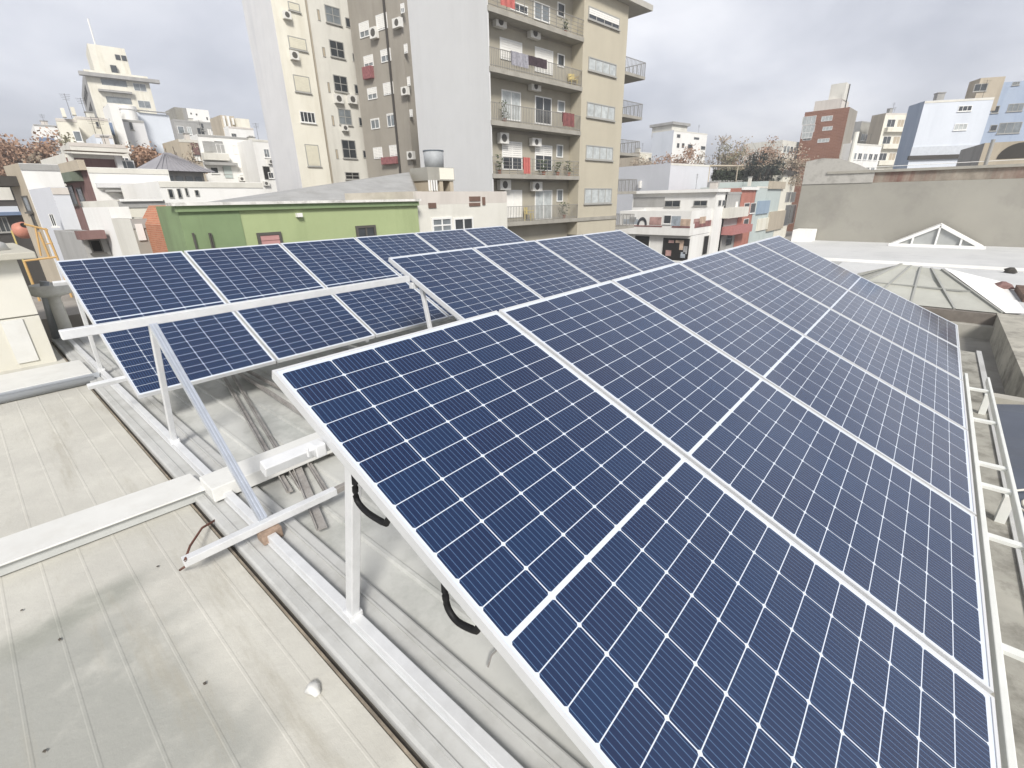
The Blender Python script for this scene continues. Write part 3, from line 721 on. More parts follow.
tp = atD(410, 150, 45.6)
tau = Bld('taupe_wing', 'taupe wing with white roller shutters between the cream tower and pale grey wall', (412, 150), 45.6, None, (358, 60), ang=5, w=12, mF=P_['taupe'], mL=P_['taupe'], mass=False)
Ht = 19 - GZ
MB().box(0, 0, 0, tau.w, tau.d + .5, Ht).build('wall', P_['taupe'], tau.root)
MB().box(-.1, -.1, Ht, tau.w, tau.d, Ht + .3).build('roof', slabM, tau.root)
pp = tau.hitL(390, 60); MB().box(-.14, pp[1] - .08, 0, -.002, pp[1] + .08, Ht).build('drain_pipe', P_['dark'], tau.root)
for b, s_ in (((495, 85, 538, 140), .6), ((560, 55, 607, 110), .95), ((513, 212, 553, 255), .7), ((578, 188, 620, 235), .5), ((527, 335, 567, 380), .55), ((588, 315, 630, 362), .95), ((540, 452, 577, 495), .1), ((602, 432, 636, 487), .1), ((550, 562, 588, 610), .95), ((612, 553, 650, 600), .95), ((655, 10, 672, 50), .5), ((668, 165, 684, 205), .9), ((680, 290, 694, 330), .9), ((690, 415, 703, 450), .9)):
    tau.win('L', (230 + b[0] / 3.84, (b[1] + 6) / 3.84, 230 + b[2] / 3.84, (b[3] - 2) / 3.84), 'grey', 'white', mull=1, shutter=('shut', s_), sill=False)
for b in ((547, 112, 575, 147), (635, 78, 668, 105), (668, 338, 693, 365), (690, 583, 715, 612)): tau.ac('L', a2(*b))
tau.panel('L', a2(518, 262, 555, 300), mat('planter_pink', '#a05a5c', .8, .4, 6), .35, 'planter')
tau.panel('L', a2(590, 606, 650, 628), mat('planter_pink', '#a05a5c', .8, .4, 6), .35, 'planter')

# ------------------------------------------------------------------ green house and its neighbour
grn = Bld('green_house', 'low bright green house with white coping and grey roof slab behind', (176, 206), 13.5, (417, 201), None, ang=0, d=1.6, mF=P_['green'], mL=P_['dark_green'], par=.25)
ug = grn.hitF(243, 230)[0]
MB().box(.0, -.02, 0, ug, -.002, grn.h - .02).build('darker_green_wall', P_['dark_green'], grn.root)  # darker green facing over the left part of the front
MB().box(-.12, -.16, grn.h + .003, grn.w + .05, .28, grn.h + .07).build('coping', mat('dirty_white_coping', '#e4e2db', .8, .15, 3, stain='#8a877c', stain_amt=.8, stain_scale=2.5), grn.root)
MB().box(-.06, -.09, grn.h - .13, grn.w, -.024, grn.h - .002).build('cornice', P_['dark_green'], grn.root)
grn.win('F', (256, 233, 286, 262), 'pink', 'dark', mull=0, shutter=('pink', .97), off=-.0)
grn.win('F', (355, 226, 377, 244), 'dark', 'dark', mull=1)
for a in ((191.5, 233, 199, 255), (208, 233, 216, 255)): grn.win('F', a, 'dark', 'dark', mull=0, off=-.02, sill=False)
k = MB(); u = grn.hitF(298, 215); k.box(u[0] - .07, -.12, u[2] - .05, u[0] + .07, 0, u[2] + .05); k.build('wall_lamp', P_['white'], grn.root)
# lean-to metal roof behind the parapet
rf = thing('lean_to_roof', 'long grey sheet roof rising behind the green house', 'roof', (0, 0, 0))
g0 = atD(176, 203, 15.2); g1 = atD(408, 196, 19.5); t0 = atD(250, 176, 22); t1 = atD(408, 173, 21)
sheet = mat('grey_sheet_roof', '#a8a8a6', .6, .15, 1.5, stain='#85837e', stain_amt=.5, stain_scale=1.2)
y0_, y1_ = 14.6, 19.5; zL, zR = -.05, 1.03
xA, xB = 3.4, 13.9
P = [(xA + .6, y0_, -.15), (5.2, y1_, -.05), (xB + 1.3, y1_, 1.28), (xB - 2.2, y0_, .04)]
k = MB(); k.quad(P[0], P[3], P[2], P[1]); k.build('sheet', sheet, rf)
k = MB(); k.quad((xB - 2.2, y0_, -.5), (xB + 1.3, y1_, -.5), (xB + 1.3, y1_, 1.30), (xB - 2.2, y0_, .30)); k.quad((xA + 5.2, y0_ - .2, -.3), (xB - 2.2, y0_ - .2, -.3), (xB - 2.2, y0_ - .2, .33), (xA + 5.2, y0_ - .2, .26))
k.build('gable', mat('gable_concrete', '#c2b9a6', .9, .15, 1.2, stain='#9c927e', stain_amt=.5), rf)

pk = Bld('pink_parapet_house', 'low pinkish white house with parapet vents between green house and flats', (417, 205), 17.0, (507, 206), None, ang=0, d=7.5, mF=P_['off_white'], par=.2)
pk.panel('F', (417, 193, 506, 204), P_['pinkish'], .12, 'parapet', metric=False) if 0 else None
up = pk.hitF(500, 193)[2]
MB().box(0, .0, pk.h + .002, pk.w, .16, pk.h + .42).build('parapet', P_['pinkish'], pk.root)
pk.win('F', (431, 218, 452, 232), 'grey', 'white', mull=1, cross=1); pk.win('F', (453, 218, 473, 231), 'dark', 'white', mull=1, cross=0)
pk.panel('F', (469, 196.5, 480, 201), mat('vent_brown', '#7a5b4b', .8, .2), .03, 'vent'); pk.panel('F', (469, 203, 480, 206), mat('vent_brown', '#7a5b4b'), .03, 'vent'); pk.panel('F', (482, 197, 485, 205), mat('vent_brown', '#7a5b4b'), .03, 'vent')
pk.panel('F', (428, 203, 436, 208), mat('vent_brown', '#7a5b4b'), .03, 'vent')
# water tank on its concrete stand
c = atD(436, 190, 24)
ws = thing('tank_stand', 'small concrete roof hut carrying the grey water tank', 'roof hut', (c.x, c.y, 0), R(-5))
zt = atD(436, 168, 24).z; zb_ = atD(436, 192, 24).z
MB().box(-.75, -.5, zt - .55, .75, .9, zt).build('slab', P_['concrete'], ws)
for sx in (-.70, -.1, .5): MB().box(sx, -.45, zb_ - 1.5, sx + .2, .8, zt - .552).build('pillar', P_['tan'], ws)
MB().box(-.1, -.51, zt - .5, .72, -.502, zt - .02).build('panel', P_['cream'], ws)
wt = thing('water_tank', 'grey round water tank on the small roof hut before the grey wall', 'water tank', (c.x, c.y, zt + .003))
tz = atD(436, 150, 24).z - zt
MB().lathe([(.44, 0), (.46, tz * .9), (.44, tz * .91)], 22).build('tank', mat('tank_grey_blue', '#a3a8ab', .5, .15, 3), wt, smooth=True)
MB().lathe([(.48, tz * .91), (.48, tz * .97), (.2, tz)], 22).build('lid', mat('tank_lid', '#6f7a84', .5, .1), wt, smooth=True)
cloth_p = atD(428, 180, 22.5)
k = MB(); 
for j in range(4): k.quad((j*.14, 0, 0), (j*.14 + .12, .02, 0), (j*.14 + .12, .02, -.45), (j*.14, 0, -.42))
o = k.build('laundry', P_['white'], loc=cloth_p, fix=False); tag(o, 'white washing hung below the water tank', 'laundry')

# ------------------------------------------------------------------ left town: near to far
LEAN = True
G = Bld('red_fronted_house', 'two-storey house with red-brown street front and long white side wall', (86, 167), 36, (168, 171), (62, 172), ang=3, mF=P_['white'], mL=P_['red_brown'])
G.panel('L', (59, 176, 84, 181), mat('green_cornice', '#6d7a66', .8, .15), .5, 'cornice'); G.panel('L', (58, 166, 87, 170), P_['tan'], .3, 'parapet')
G.panel('F', (104, 190, 165, 192), P_['grey'], .4, 'ledge'); G.panel('F', (95, 183, 160, 188), P_['lavender_white'], .25, 'band')
for a in ((66, 186, 73, 205), (76, 188, 82, 206)): G.win('L', a, 'dark', 'dark', mull=0)
Hh = Bld('corner_house', 'whitewashed corner house with beige street front and dark upper balcony at far left', (18, 163), 32, (58, 165), (3, 166), ang=6, mF=P_['white'], mL=P_['tan'])
bal = Hh.panel('L', (5, 178, 20, 186), P_['dark'], .9, 'balcony'); Hh.panel('L', (7, 171, 18, 178), P_['grey'], .88, 'railing', d0=.8)
Hh.win('L', (22, 196, 28, 212), 'grey', 'dark', mull=0); Hh.win('L', (31, 214, 34, 226), 'dark', 'dark', mull=0)
LB = Bld('pale_blue_house', 'pale blue-grey rendered house wedged between corner house and red-fronted house', (50, 187), 28, (66, 184), None, ang=4, d=6, mF=P_['lilac'])
LB.win('F', (48, 214, 57, 226), 'dark', 'white', mull=1); LB.win('F', (56, 233, 66, 242), 'black', 'grey', mull=0)
CI = Bld('cream_walled_house', 'low stained cream house in front of the red-fronted house', (117, 200), 24, (163, 196), None, ang=4, d=5, mF=P_['yellowish'], mL=P_['off_white'])
CI.panel('F', (119, 199, 162, 201), P_['white'], .12, 'coping')
WB = Bld('white_box_hut', 'small white rooftop hut with a dark doorway beside the cream walls', (108, 207), 21, (128, 205), None, ang=4, d=3, mF=P_['white'])
WB.win('F', (121, 223, 131, 240), 'black', 'grey', mull=0)
GB = Bld('stained_wall_house', 'low house with streaky grey and white side walls left of the orange brick gable', (130, 219), 19, (160, 213), None, ang=2, d=4, mF=P_['concrete'], mL=P_['off_white'])
GB.panel('F', (134, 224, 142, 240), P_['white'], .05, 'patch')
BR = Bld('brown_shed', 'small shed with brown roof and dark open front near the yellow frame', (80, 233), 22, (104, 231), None, ang=3, d=4, mF=P_['grey'])
BR.panel('F', (74, 231, 103, 238), P_['red_brown'], .5, 'awning'); BR.win('F', (88, 240, 104, 252), 'black', 'dark', mull=0)
# orange brick gable
c = atD(170, 224, 17.5); bk = brick_mat('orange_brick', '#b97c60', '#a96c50', '#b59a84', 2.5)
og = thing('brick_gable', 'orange brick stepped gable leaning against the green house', 'wall', (c.x, c.y, 0))
e = [atD(160, 225, 17.5), atD(180, 222, 17.5), atD(177, 208, 17.5), atD(170, 205, 17.5)]
k = MB(); pts = [q - Vector((c.x, c.y, 0)) for q in e]
lo = [Vector((pts[0].x, pts[0].y, GZ)), Vector((pts[1].x, pts[1].y, GZ))]
fr_ = [lo[0], lo[1], pts[1], pts[2], pts[3], pts[0]]; bkk = [p + Vector((0, 2.2, 0)) for p in fr_]
k.quad(*fr_); k.quad(*bkk[::-1])
for i in range(6): k.quad(fr_[i], fr_[(i+1) % 6], bkk[(i+1) % 6], bkk[i])
k.build('gable', bk, og)
k = MB(); a = atD(163, 231, 17.45) - Vector((c.x, c.y, 0)); b = atD(182, 229, 17.45) - Vector((c.x, c.y, 0)); k.bar(a, b, .2, .16); k.build('lintel', P_['tan'], og)
k = MB(); a = atD(166, 236, 17.45) - Vector((c.x, c.y, 0)); b = atD(183, 234, 17.45) - Vector((c.x, c.y, 0)); k.bar(a, b, .1, .42); k.build('opening', GL['black'], og)
# terrace canopy with slab roof
CT = Bld('terrace_canopy_house', 'house with a flat slab canopy over a brown shaded terrace behind the red-fronted house', (64, 153), 48, (122, 156), None, ang=3, d=8, mF=P_['red_brown'], mL=P_['off_white'])  # red-brown front has the shade under the canopy painted in
CT.panel('F', (62, 151, 124, 154), P_['tan'], 1.2, 'canopy')
CT.panel('F', (66, 154, 76, 168), P_['off_white'], .3, 'pillar'); CT.win('F', (117, 160, 136, 170), 'grey', 'white', mull=1)
CT.panel('F', (113, 156, 119, 170), P_['white'], .4, 'pillar')
# pyramid roofed pavilion
c = atD(172, 170, 45)
pv = thing('pyramid_roof_pavilion', 'rooftop pavilion with a dark grey pyramid roof', 'pavilion', (c.x, c.y, 0), R(10))
ea = atD(172, 168, 45).z; ap = atD(166, 153, 45).z; hw = 2.0
k = MB(); cs = [(-hw, -hw, ea - .3), (hw, -hw, ea - .3), (hw, hw, ea - .3), (-hw, hw, ea - .3)]
for i in range(4): k.quad(cs[i], cs[(i+1) % 4], (-.3, -.3, ap))
for i in range(12):
    f = -hw + 2 * hw * i / 11; k.bar((f, -hw, ea - .27), (-.3 + (f + .3) * .1, -.45, ap - .02), .03, .03)
k.build('roof', mat('slate_roof', '#96949a', .6, .15, 1), pv)
MB().box(-hw + .6, -hw + .6, ea - 2.6, hw - .6, hw - .6, ea - .32).build('wall', P_['grey'], pv)
k = MB()
for i in range(4): k.box(-hw + .8 + i * .65, -hw + .55, ea - 1.6, -hw + 1.25 + i * .65, -hw + .597, ea - .6)
k.build('window_band', GL['grey'], pv)
LW = Bld('long_low_white_house', 'long low white house with four small openings behind the green house roof', (158, 181), 30, (262, 183), None, ang=3, d=6, mF=P_['white'])
for a in ((167, 189, 172, 198), (176, 188.5, 180, 198), (184, 188, 187, 196), (194, 190, 198, 196)): LW.win('F', a, 'dark', 'grey', mull=0, sill=False)
# middle distance
Bm = Bld('windowless_white_block', 'plain white party wall block with thin dark roofline', (136, 112), 85, (169, 116), None, ang=0, d=12, mF=P_['ice'])
Bm.panel('F', (136, 110.5, 168, 113), P_['grey'], .4, 'roof_edge')
b2 = Bld('drum_topped_block', 'white block carrying a round drum and a slot window', (109, 118), 80, (141, 112), None, ang=-4, d=10, mF=P_['lavender_white'])
b2.win('F', (128, 121, 131.5, 130), 'dark', 'grey', mull=0); b2.win('F', (117, 120, 120, 126), 'dark', 'grey', mull=0)
b2.panel('F', (106, 123, 122, 136), P_['slate_blue'], .6, 'grey_screen')
c = atD(127, 100, 82); zl = atD(127, 113, 82).z
dr = MB().lathe([(.9, zl - 1), (.9, c.z - .9), (1.0, c.z - .9), (1.0, c.z - .5), (.9, c.z - .5)], 24, (0, 0)).build('drum', P_['white'], None, loc=(0, 0, 0), smooth=False)
dr.parent = b2.root; dr.matrix_parent_inverse = Matrix.Identity(4)
lc = b2.loc(Vector((c.x, c.y, GZ))); dr.location = (lc[0], lc[1] + 1.5, -GZ)
w3 = Bld('slim_white_block', 'slim bright white stair tower left of the drum', (108, 103), 78, (118, 106), None, ang=-4, d=5, mF=P_['white'])
c1 = Bld('tall_cream_house', 'cream house with two chimneys at far left', (55, 118), 72, (75, 115), None, ang=-8, d=8, mF=P_['yellowish'], mL=P_['cream'])
for a in ((60, 109, 64, 118), (70, 108, 74, 116)): c1.panel('F', a, P_['cream'], .8, 'chimney')
c2 = Bld('pale_cream_house', 'pale cream house with one slot window right of the chimneyed house', (75, 116), 76, (108, 121), None, ang=-3, d=8, mF=P_['cream'])
c2.win('F', (95, 121.5, 98, 127), 'dark', 'grey', mull=0)
c3 = Bld('low_grey_white_house', 'low grey-white rooftop room in front of the pale cream house', (94, 134), 62, (112, 136), None, ang=-3, d=6, mF=P_['ice'])
c4 = Bld('terrace_wall_house', 'low cream terrace wall house above the flat slab canopy', (68, 142), 58, (126, 143), None, ang=-2, d=6, mF=P_['off_white'])
d1 = Bld('leftmost_white_house', 'small white house with a strip of windows at the far left skyline', (33, 124), 120, (57, 127), None, ang=-4, d=12, mF=P_['white'])
d1.panel('F', (38, 137, 56, 145), P_['slate_blue'], .1, 'window_band'); d1.panel('F', (36, 144.5, 58, 147), P_['grey'], 1.0, 'ledge')
# tower with balconies on the hill
T = Bld('hilltop_tower', 'pale yellow tower with long balconies and rooftop block on the far skyline', (83, 69), 150, (149, 83), (74, 72), ang=-8, mF=P_['yellowish'], mL=P_['grey'])  # grey left face has its shaded side painted in
T.panel('F', (82, 72, 151, 74.5), P_['grey'], 1.0, 'roof_slab') if 0 else None
zt_ = T.h; MB().box(-1, -1.2, zt_ - 1.3, T.w + 2, .0, zt_ - .6).build('roof_slab', P_['grey'], T.root)
for j in range(6):
    z = zt_ - 4.0 - j * 3.4
    bb = MB().box(1.5, -1.1, z, T.w * .66, -.005, z + .35).build('balcony', P_['grey'], T.root)
    MB().box(1.5, -1.15, z + .36, T.w * .66, -1.05, z + 1.2).build('parapet', P_['cream'], bb)
    MB().box(2.5, -.05, z + .4, T.w * .62, -.004, z + 2.6).build('window_band', GL['grey'], T.root)
    T.win('F', (T.w * .72, T.w * .93, z + .9, z + 2.4), 'grey', 'white', metric=True, sill=False)
    T.win('L', (T.d * .2, T.d * .8, z + .6, z + 2.5), 'black', 'grey', metric=True, sill=False, mull=2)
zp = atD(93, 56, 155).z - GZ
pl = T.hitF(93, 60)[0]; pr = T.hitF(131, 66)[0]
MB().box(pl, 3, zt_ - .4, pr, 14, zt_ + 5.6).build('penthouse', P_['yellowish'], T.root)
MB().tube([(pl + 1.5, 4, zt_ + 5.6), (pl + 1.5, 4, zt_ + 10.5)], .15).build('mast', P_['white'], T.root)
for f in (.75, .92): MB().box(pl + (pr - pl) * f - .5, 2.9, zt_ + 3.2, pl + (pr - pl) * f + .4, 2.997, zt_ + 4.2).build('opening', GL['dark'], T.root)
MB().box(pl + (pr - pl) * .45, 2.3, zt_ + .4, pl + (pr - pl) * .62, 2.99, zt_ + 1.9).build('opening', GL['dark'], T.root)
# cluster right of it
q1 = Bld('tan_rooftop_block', 'tan wall block with one dark slot below white rooftop rooms', (173, 119), 105, (229, 124), None, ang=-2, d=12, mF=P_['grey'])
q1.win('F', (200, 123, 203, 131), 'dark', 'grey', mull=0)
q2 = Bld('white_rooftop_rooms', 'row of bright white rooftop rooms with small holes', (186, 108), 110, (209, 114), None, ang=-2, d=8, mF=P_['white'], mL=P_['grey'], par=.2)
for a in ((190, 112.5, 191.5, 114.5), (195.5, 113.5, 197, 115.5), (206, 117, 207.5, 120)): q2.win('F', a, 'dark', 'grey', mull=0, sill=False)
q3 = Bld('grey_rooftop_stack', 'weathered grey rooftop stack beside the white rooms', (174, 107), 112, (187, 106), None, ang=-2, d=6, mF=P_['concrete'])
q4 = Bld('white_stair_tower', 'white stair tower with cream tank room above the white terraces', (228, 126), 92, (253, 128), None, ang=-2, d=8, mF=P_['white'])
q5 = Bld('cream_tank_room', 'cream tank room with ribbed left side on top of stair tower', (236, 118), 94, (249, 120), None, ang=-2, d=5, mF=P_['cream'])
q6 = Bld('ribbed_tank_room', 'ribbed grey-cream rooftop fins left of the cream tank room', (220, 115), 94, (234, 117), None, ang=-2, d=5, mF=P_['tan'])
for a in ((222, 116, 223.5, 127), (226, 116, 228, 127), (231, 118, 232.5, 125)): q6.panel('F', a, P_['white'], .4, 'fin')
q7 = Bld('white_terraced_block', 'white terraced block with roof terrace and window rows left of the cream tower', (197, 134), 80, (254, 140), None, ang=-2, d=12, mF=P_['white'])
q7.panel('F', (202, 141, 225, 153), P_['grey'], .03, 'terrace_shade_panel'); q7.panel('F', (201, 153, 228, 161), P_['off_white'], .8, 'parapet')  # thin grey panel paints the terrace's shade onto the wall
for a in ((204, 141, 212, 143), (214, 141, 222, 144), (209, 146, 214, 152)): q7.win('F', a, 'dark', 'grey', mull=0, sill=False)
for a in ((238, 143, 241, 155), (249, 143, 251.5, 155), (243, 150, 246, 166), (249, 161, 252, 170)): q7.win('F', a, 'grey', 'grey', mull=0, sill=False)
q7.panel('F', (203, 162, 236, 166), P_['grey'], .8, 'ledge'); q7.panel('F', (222, 163, 233, 178), P_['mint'], .1, 'mesh')
q8 = Bld('white_square_block', 'plain white square block just left of the cream tower', (252, 139), 76, (268, 141), None, ang=-2, d=8, mF=P_['white'])
q8.win('F', (264.5, 154, 267, 156), 'dark', 'grey', mull=0, sill=False); q8.win('F', (262, 166, 272, 180), 'black', 'grey', mull=0, sill=False)
q9 = Bld('peach_brick_house', 'small peach and brick rooftop house behind the pyramid roof', (178, 139), 70, (197, 138), None, ang=0, d=6, mF=P_['tan'], mL=P_['tan'])
q9.panel('F', (190, 143, 197, 155), P_['red_brown'], .2, 'brick_panel')
# far left street shops
s1 = Bld('street_shop', 'dark fronted street shop with a pale sign band at the left edge', (-60, 185), 60, (22, 200), None, ang=10, d=10, mF=P_['dark'])
s1.panel('F', (-40, 207, 18, 213), P_['ice'], .5, 'sign_band'); s1.panel('F', (-40, 213, 20, 215), P_['slate_blue'], .6, 'awning'); s1.panel('F', (-40, 185, 14, 200), P_['off_white'], .1, 'upper_wall')
s1.win('F', (-10, 217, 12, 232), 'dark', 'grey', mull=2)

# small things fixed to the walls and roofs of the far houses
def deco(b, seed, cols=3, rows=2, ant=1, chim=1, z0=1.6, ww=.9, wh=1.1, glass=('dark', 'grey', 'curtain', 'shut')):
    rnd = random.Random(seed)
    for j in range(rows):
        for i in range(cols):
            if rnd.random() < .22: continue
            u = b.w * (i + .5 + rnd.uniform(-.12, .12)) / cols; z = b.h - z0 - j * 2.7
            w2 = ww * rnd.uniform(.7, 1.25) / 2; h2 = wh * rnd.uniform(.7, 1.2) / 2
            if w2 * 2 < b.w / cols * .9: b.win('F', (u - w2, u + w2, z - h2, z + h2), rnd.choice(glass), rnd.choice(('white', 'grey')), metric=True, mull=rnd.choice((0, 1)), sill=rnd.random() < .5)
        if rnd.random() < .5:
            u = rnd.uniform(.1, .85) * b.w; b.ac('F', (u, u + .75, b.h - z0 - j * 2.7 - 1.3, b.h - z0 - j * 2.7 - .75), metric=True)
    for _ in range(chim):
        x, y, w_, h_ = rnd.uniform(.1, .8) * b.w, rnd.uniform(.2, .7) * b.d, rnd.uniform(.4, .9), rnd.uniform(.5, 1.3)
        c_ = MB().box(x, y, b.h - .4, x + w_, y + w_, b.h + h_).build('chimney', rnd.choice((P_['off_white'], P_['grey'], P_['pinkish'])), b.root)
        MB().box(x - .08, y - .08, b.h + h_ + .003, x + w_ + .08, y + w_ + .08, b.h + h_ + .1).build('chimney_cap', P_['grey'], c_)
    for _ in range(ant):
        x, y, h_ = rnd.uniform(.05, .95) * b.w, rnd.uniform(.05, .5) * b.d, rnd.uniform(1.2, 2.6)
        k = MB().tube([(x, y, b.h - .4), (x, y, b.h + h_)], .02, 5)
        for q in range(4): k.box(x - .45 + q * .05, y - .01, b.h + h_ - .1 - q * .16, x + .45 - q * .05, y + .01, b.h + h_ - .08 - q * .16)
        k.build('antenna', P_['dark'], b.root)
    # rain-stained band under the parapet
    MB().box(.0, -.035, b.h - .28, b.w, -.004, b.h - .02).build('parapet_band', rnd.choice((P_['off_white'], P_['grey'], P_['pinkish'])), b.root)
for b, sd, cl, rw, an, ch in ((G, 1, 5, 1, 0, 0), (Hh, 2, 2, 2, 0, 0), (LB, 3, 2, 2, 0, 0), (CI, 4, 3, 1, 0, 0), (c1, 5, 2, 3, 1, 0), (c2, 6, 4, 3, 1, 1), (c4, 7, 5, 2, 1, 1), (d1, 8, 5, 2, 1, 1),
        (q4, 9, 3, 4, 1, 0), (q7, 10, 4, 4, 1, 1), (q8, 11, 2, 3, 1, 1), (b2, 12, 4, 4, 1, 0), (q1, 13, 6, 1, 1, 1), (LW, 14, 0, 0, 0, 0), (CT, 15, 0, 0, 0, 0), (GB, 16, 2, 1, 0, 0), (c3, 17, 3, 1, 1, 0), (q9, 18, 2, 2, 0, 1)):
    deco(b, sd, cl, rw, an, ch) if cl else deco(b, sd, 0, 0, an, ch)
# cement mixer and yellow frame
lwk = thing('low_workshop', 'low workshop with stained brownish flat roof behind the beige enclosure', 'building', (0, 0, 0))
MB().box(-6, 9.5, GZ, 3.2, 12.9, -1.50).build('roof', mat('brownish_roof', '#9c9488', .9, .2, 1.2, stain='#7a7066', stain_amt=.6), lwk)
MB().box(3.2, 9.5, GZ, 3.4, 12.9, -1.42).box(-6, 12.9, GZ, 3.4, 13.1, -1.42).build('parapet', P_['off_white'], lwk)
c = atD(23, 230, 46)
cm = thing('cement_mixer', 'round orange drum of a cement mixer left of the yellow frame', 'cement mixer', (c.x, c.y, GZ))
zc = c.z - GZ
d_ = MB().lathe([(.25, -.55), (.5, -.25), (.55, .05), (.30, .45), (.22, .45)], 18).build('drum', mat('orange_paint', '#d07a58', .5, .15, 4), cm, loc=(0, 0, zc), smooth=True); d_.rotation_euler = (R(50), 0, R(20))
MB().lathe([(.1, -.46), (.2, .461)], 14).build('mouth', GL['black'], d_)
MB().bar((-.6, 0, 0), (-.55, 0, zc), .08, .08, (0, 1, 0)).bar((.6, 0, 0), (.55, 0, zc), .08, .08, (0, 1, 0)).bar((-.6, 0, zc - .1), (.6, 0, zc - .1), .07, .07).build('stand', yel, cm)
yf = thing('yellow_frame', 'yellow tubular steel frame standing behind the beige enclosure', 'steel frame', (0, 0, 0))
ym = mat('yellow_steel', '#d6a443', .5, .12)
DD = 11.5
def yb(a, b, r=.018): MB().tube([atD(*a, DD), atD(*b, DD)], r, 6).build('bar', ym, yf)
yb((24, 261), (56, 257)); yb((45, 228), (57, 257)); yb((39, 232), (50, 259)); yb((24, 224), (48, 230)); yb((35, 226), (41, 256), .014); yb((46, 244), (53, 243), .012)
MB().tube([atD(57, 257, DD), Vector((atD(57, 257, DD).x, atD(57, 257, DD).y, -1.5))], .018, 6).build('leg', ym, yf)
MB().tube([atD(24, 261, DD), Vector((atD(24, 261, DD).x, atD(24, 261, DD).y, -1.5))], .018, 6).build('leg', ym, yf)

# ------------------------------------------------------------------ right town
LEAN = False
SM = Bld('corner_shop', 'white two-storey corner shop with painted band and dark open shopfront', (717, 192), 64, (728, 190), (633, 196), ang=0, mF=P_['white'], mL=P_['white'])
MB().box(-.5, -.3, SM.h + .003, SM.w, SM.d + .4, SM.h + .35).build('roof_slab', P_['white'], SM.root)
for a in ((665, 200.5, 680, 207), (694, 200.5, 707, 206)): SM.win('L', a, 'dark', 'grey', mull=1)
for a in ((718.5, 200, 720.5, 206), (722.5, 200, 724.5, 206)): SM.win('F', a, 'dark', 'grey', mull=0, sill=False)
SM.panel('L', (634, 197.5, 664, 207), P_['grey'], .03, 'wall_shade_panel')  # flat grey panel, shade painted onto the white wall
SB = Bld('shop_terrace', 'projecting first-floor terrace of the corner shop with coloured mural band', (692, 211), 58, (724, 207), (620, 213), ang=0, mF=P_['white'], mL=P_['white'], zb=atD(691, 236, 58).z - .0, par=.8)
mm = [mat('mural_' + n, c, .8, .5, 1.4) for n, c in (('blue', '#a3b0bc'), ('grey', '#a9abad'), ('red', '#bf8f85'), ('dark', '#41434a'), ('maroon', '#975c57'), ('orange', '#cfae90'))]
for a, i in (((624, 219, 638, 224), 0), ((630, 217, 636, 222), 1), ((650, 217, 661, 225), 2), ((672, 216, 680, 226), 0), ((681, 219, 690, 226), 5), ((626, 225, 662, 227), 4), ((672, 226, 690, 228), 4)):
    SB.panel('L', a, mm[i], .03 + i * .002, 'mural')
k = MB(); p = SB.rect('L', (638, 217, 647, 225)); uc, zc_ = (p[0] + p[1]) / 2, (p[2] + p[3]) / 2
for j in range(14):
    a, b = math.pi * j / 14, math.pi * (j + 1) / 14
    k.quad(*[(-.06, uc + r_ * math.cos(t_) * (p[1] - p[0]) / 2, p[2] + r_ * math.sin(t_) * (p[3] - p[2])) for r_, t_ in ((1, a), (1, b), (.6, b), (.6, a))])
k.build('wheel_mural', mm[3], SB.root, fix=False)
SB.win('L', (664, 215, 671, 224), 'dark', 'white', mull=0)
for a, i in (((695, 222, 712, 225.5), 4), ((700, 217, 705, 223), 5), ((694, 219, 699, 223), 2)): SB.panel('F', a, mm[i], .03 + i * .002, 'mural')
k_ = Bld('shop_ground_floor', 'ground floor of the corner shop with goods behind its open front', (691, 236), 58.6, (728, 230), (620, 230), ang=0, mF=P_['white'], mL=P_['white'], par=.02)
k_.win('L', (663, 237, 688, 262), 'black', 'white', mull=0); k_.win('L', (635, 235, 648, 262), 'black', 'white', mull=0)
for a, n in (((676, 240, 684, 243), 'orange'), ((666, 250, 671, 256), 'red'), ((680, 243, 683, 250), 'orange'), ((684, 246, 687, 254), 'grey'), ((669, 240, 674, 243), 'red'), ((681, 252, 685, 258), 'blue')):
    k_.panel('L', a, MATS['mural_' + n], .08, 'goods', d0=.05)
k_.win('F', (704, 236, 722, 250), 'black', 'grey', mull=2)
# the row along the street
yS = SM.o.y
def row(name, label, pa, pb, m_, **kw):
    D = yS / math.sin(azi(*pa)); return Bld(name, label, pa, D, pb, None, ang=0, d=8, mF=m_, mL=m_, **kw)
r1 = row('grey_row_house', 'plain grey row house with balcony right of the corner shop', (726, 192), (742, 191), P_['grey'])
r1.panel('F', (723, 208, 741, 216), P_['off_white'], .9, 'balcony'); r1.panel('F', (722, 227, 741, 231), mat('red_awning', '#c0706a', .7, .15), 1.4, 'awning')
r1.win('F', (727, 232, 731, 245), 'dark', 'grey', mull=0, sill=False)
r2 = row('orange_red_row_house', 'narrow orange-red row house with white cornice', (742, 188), (757, 187), P_['salmon'])
r2.panel('F', (742, 187, 757, 190), P_['white'], .3, 'cornice')
for a in ((744.5, 203, 748, 214), (751, 203, 754.5, 213), (744, 219, 747, 230)): r2.win('F', a, 'dark', 'white', mull=0)
r3 = row('blue_row_house', 'pale grey row house with a blue first-floor front', (757, 186), (768, 186), P_['mint'])
r3.panel('F', (757.5, 201, 767, 213), P_['sky_blue'], .2, 'front_panel'); r3.panel('F', (757.5, 219, 766, 229), P_['yellowish'], .2, 'shopfront')
r3.win('F', (758.5, 203, 766, 208), 'dark', 'white', mull=2, sill=False)
r4 = row('mint_row_house', 'pale mint row house with a tan cornice', (769, 181), (783, 181), P_['mint'])
r4.panel('F', (769, 181, 783, 189), P_['tan'], .3, 'cornice'); r4.panel('F', (769, 212, 781, 228), P_['tan'], .3, 'shopfront')
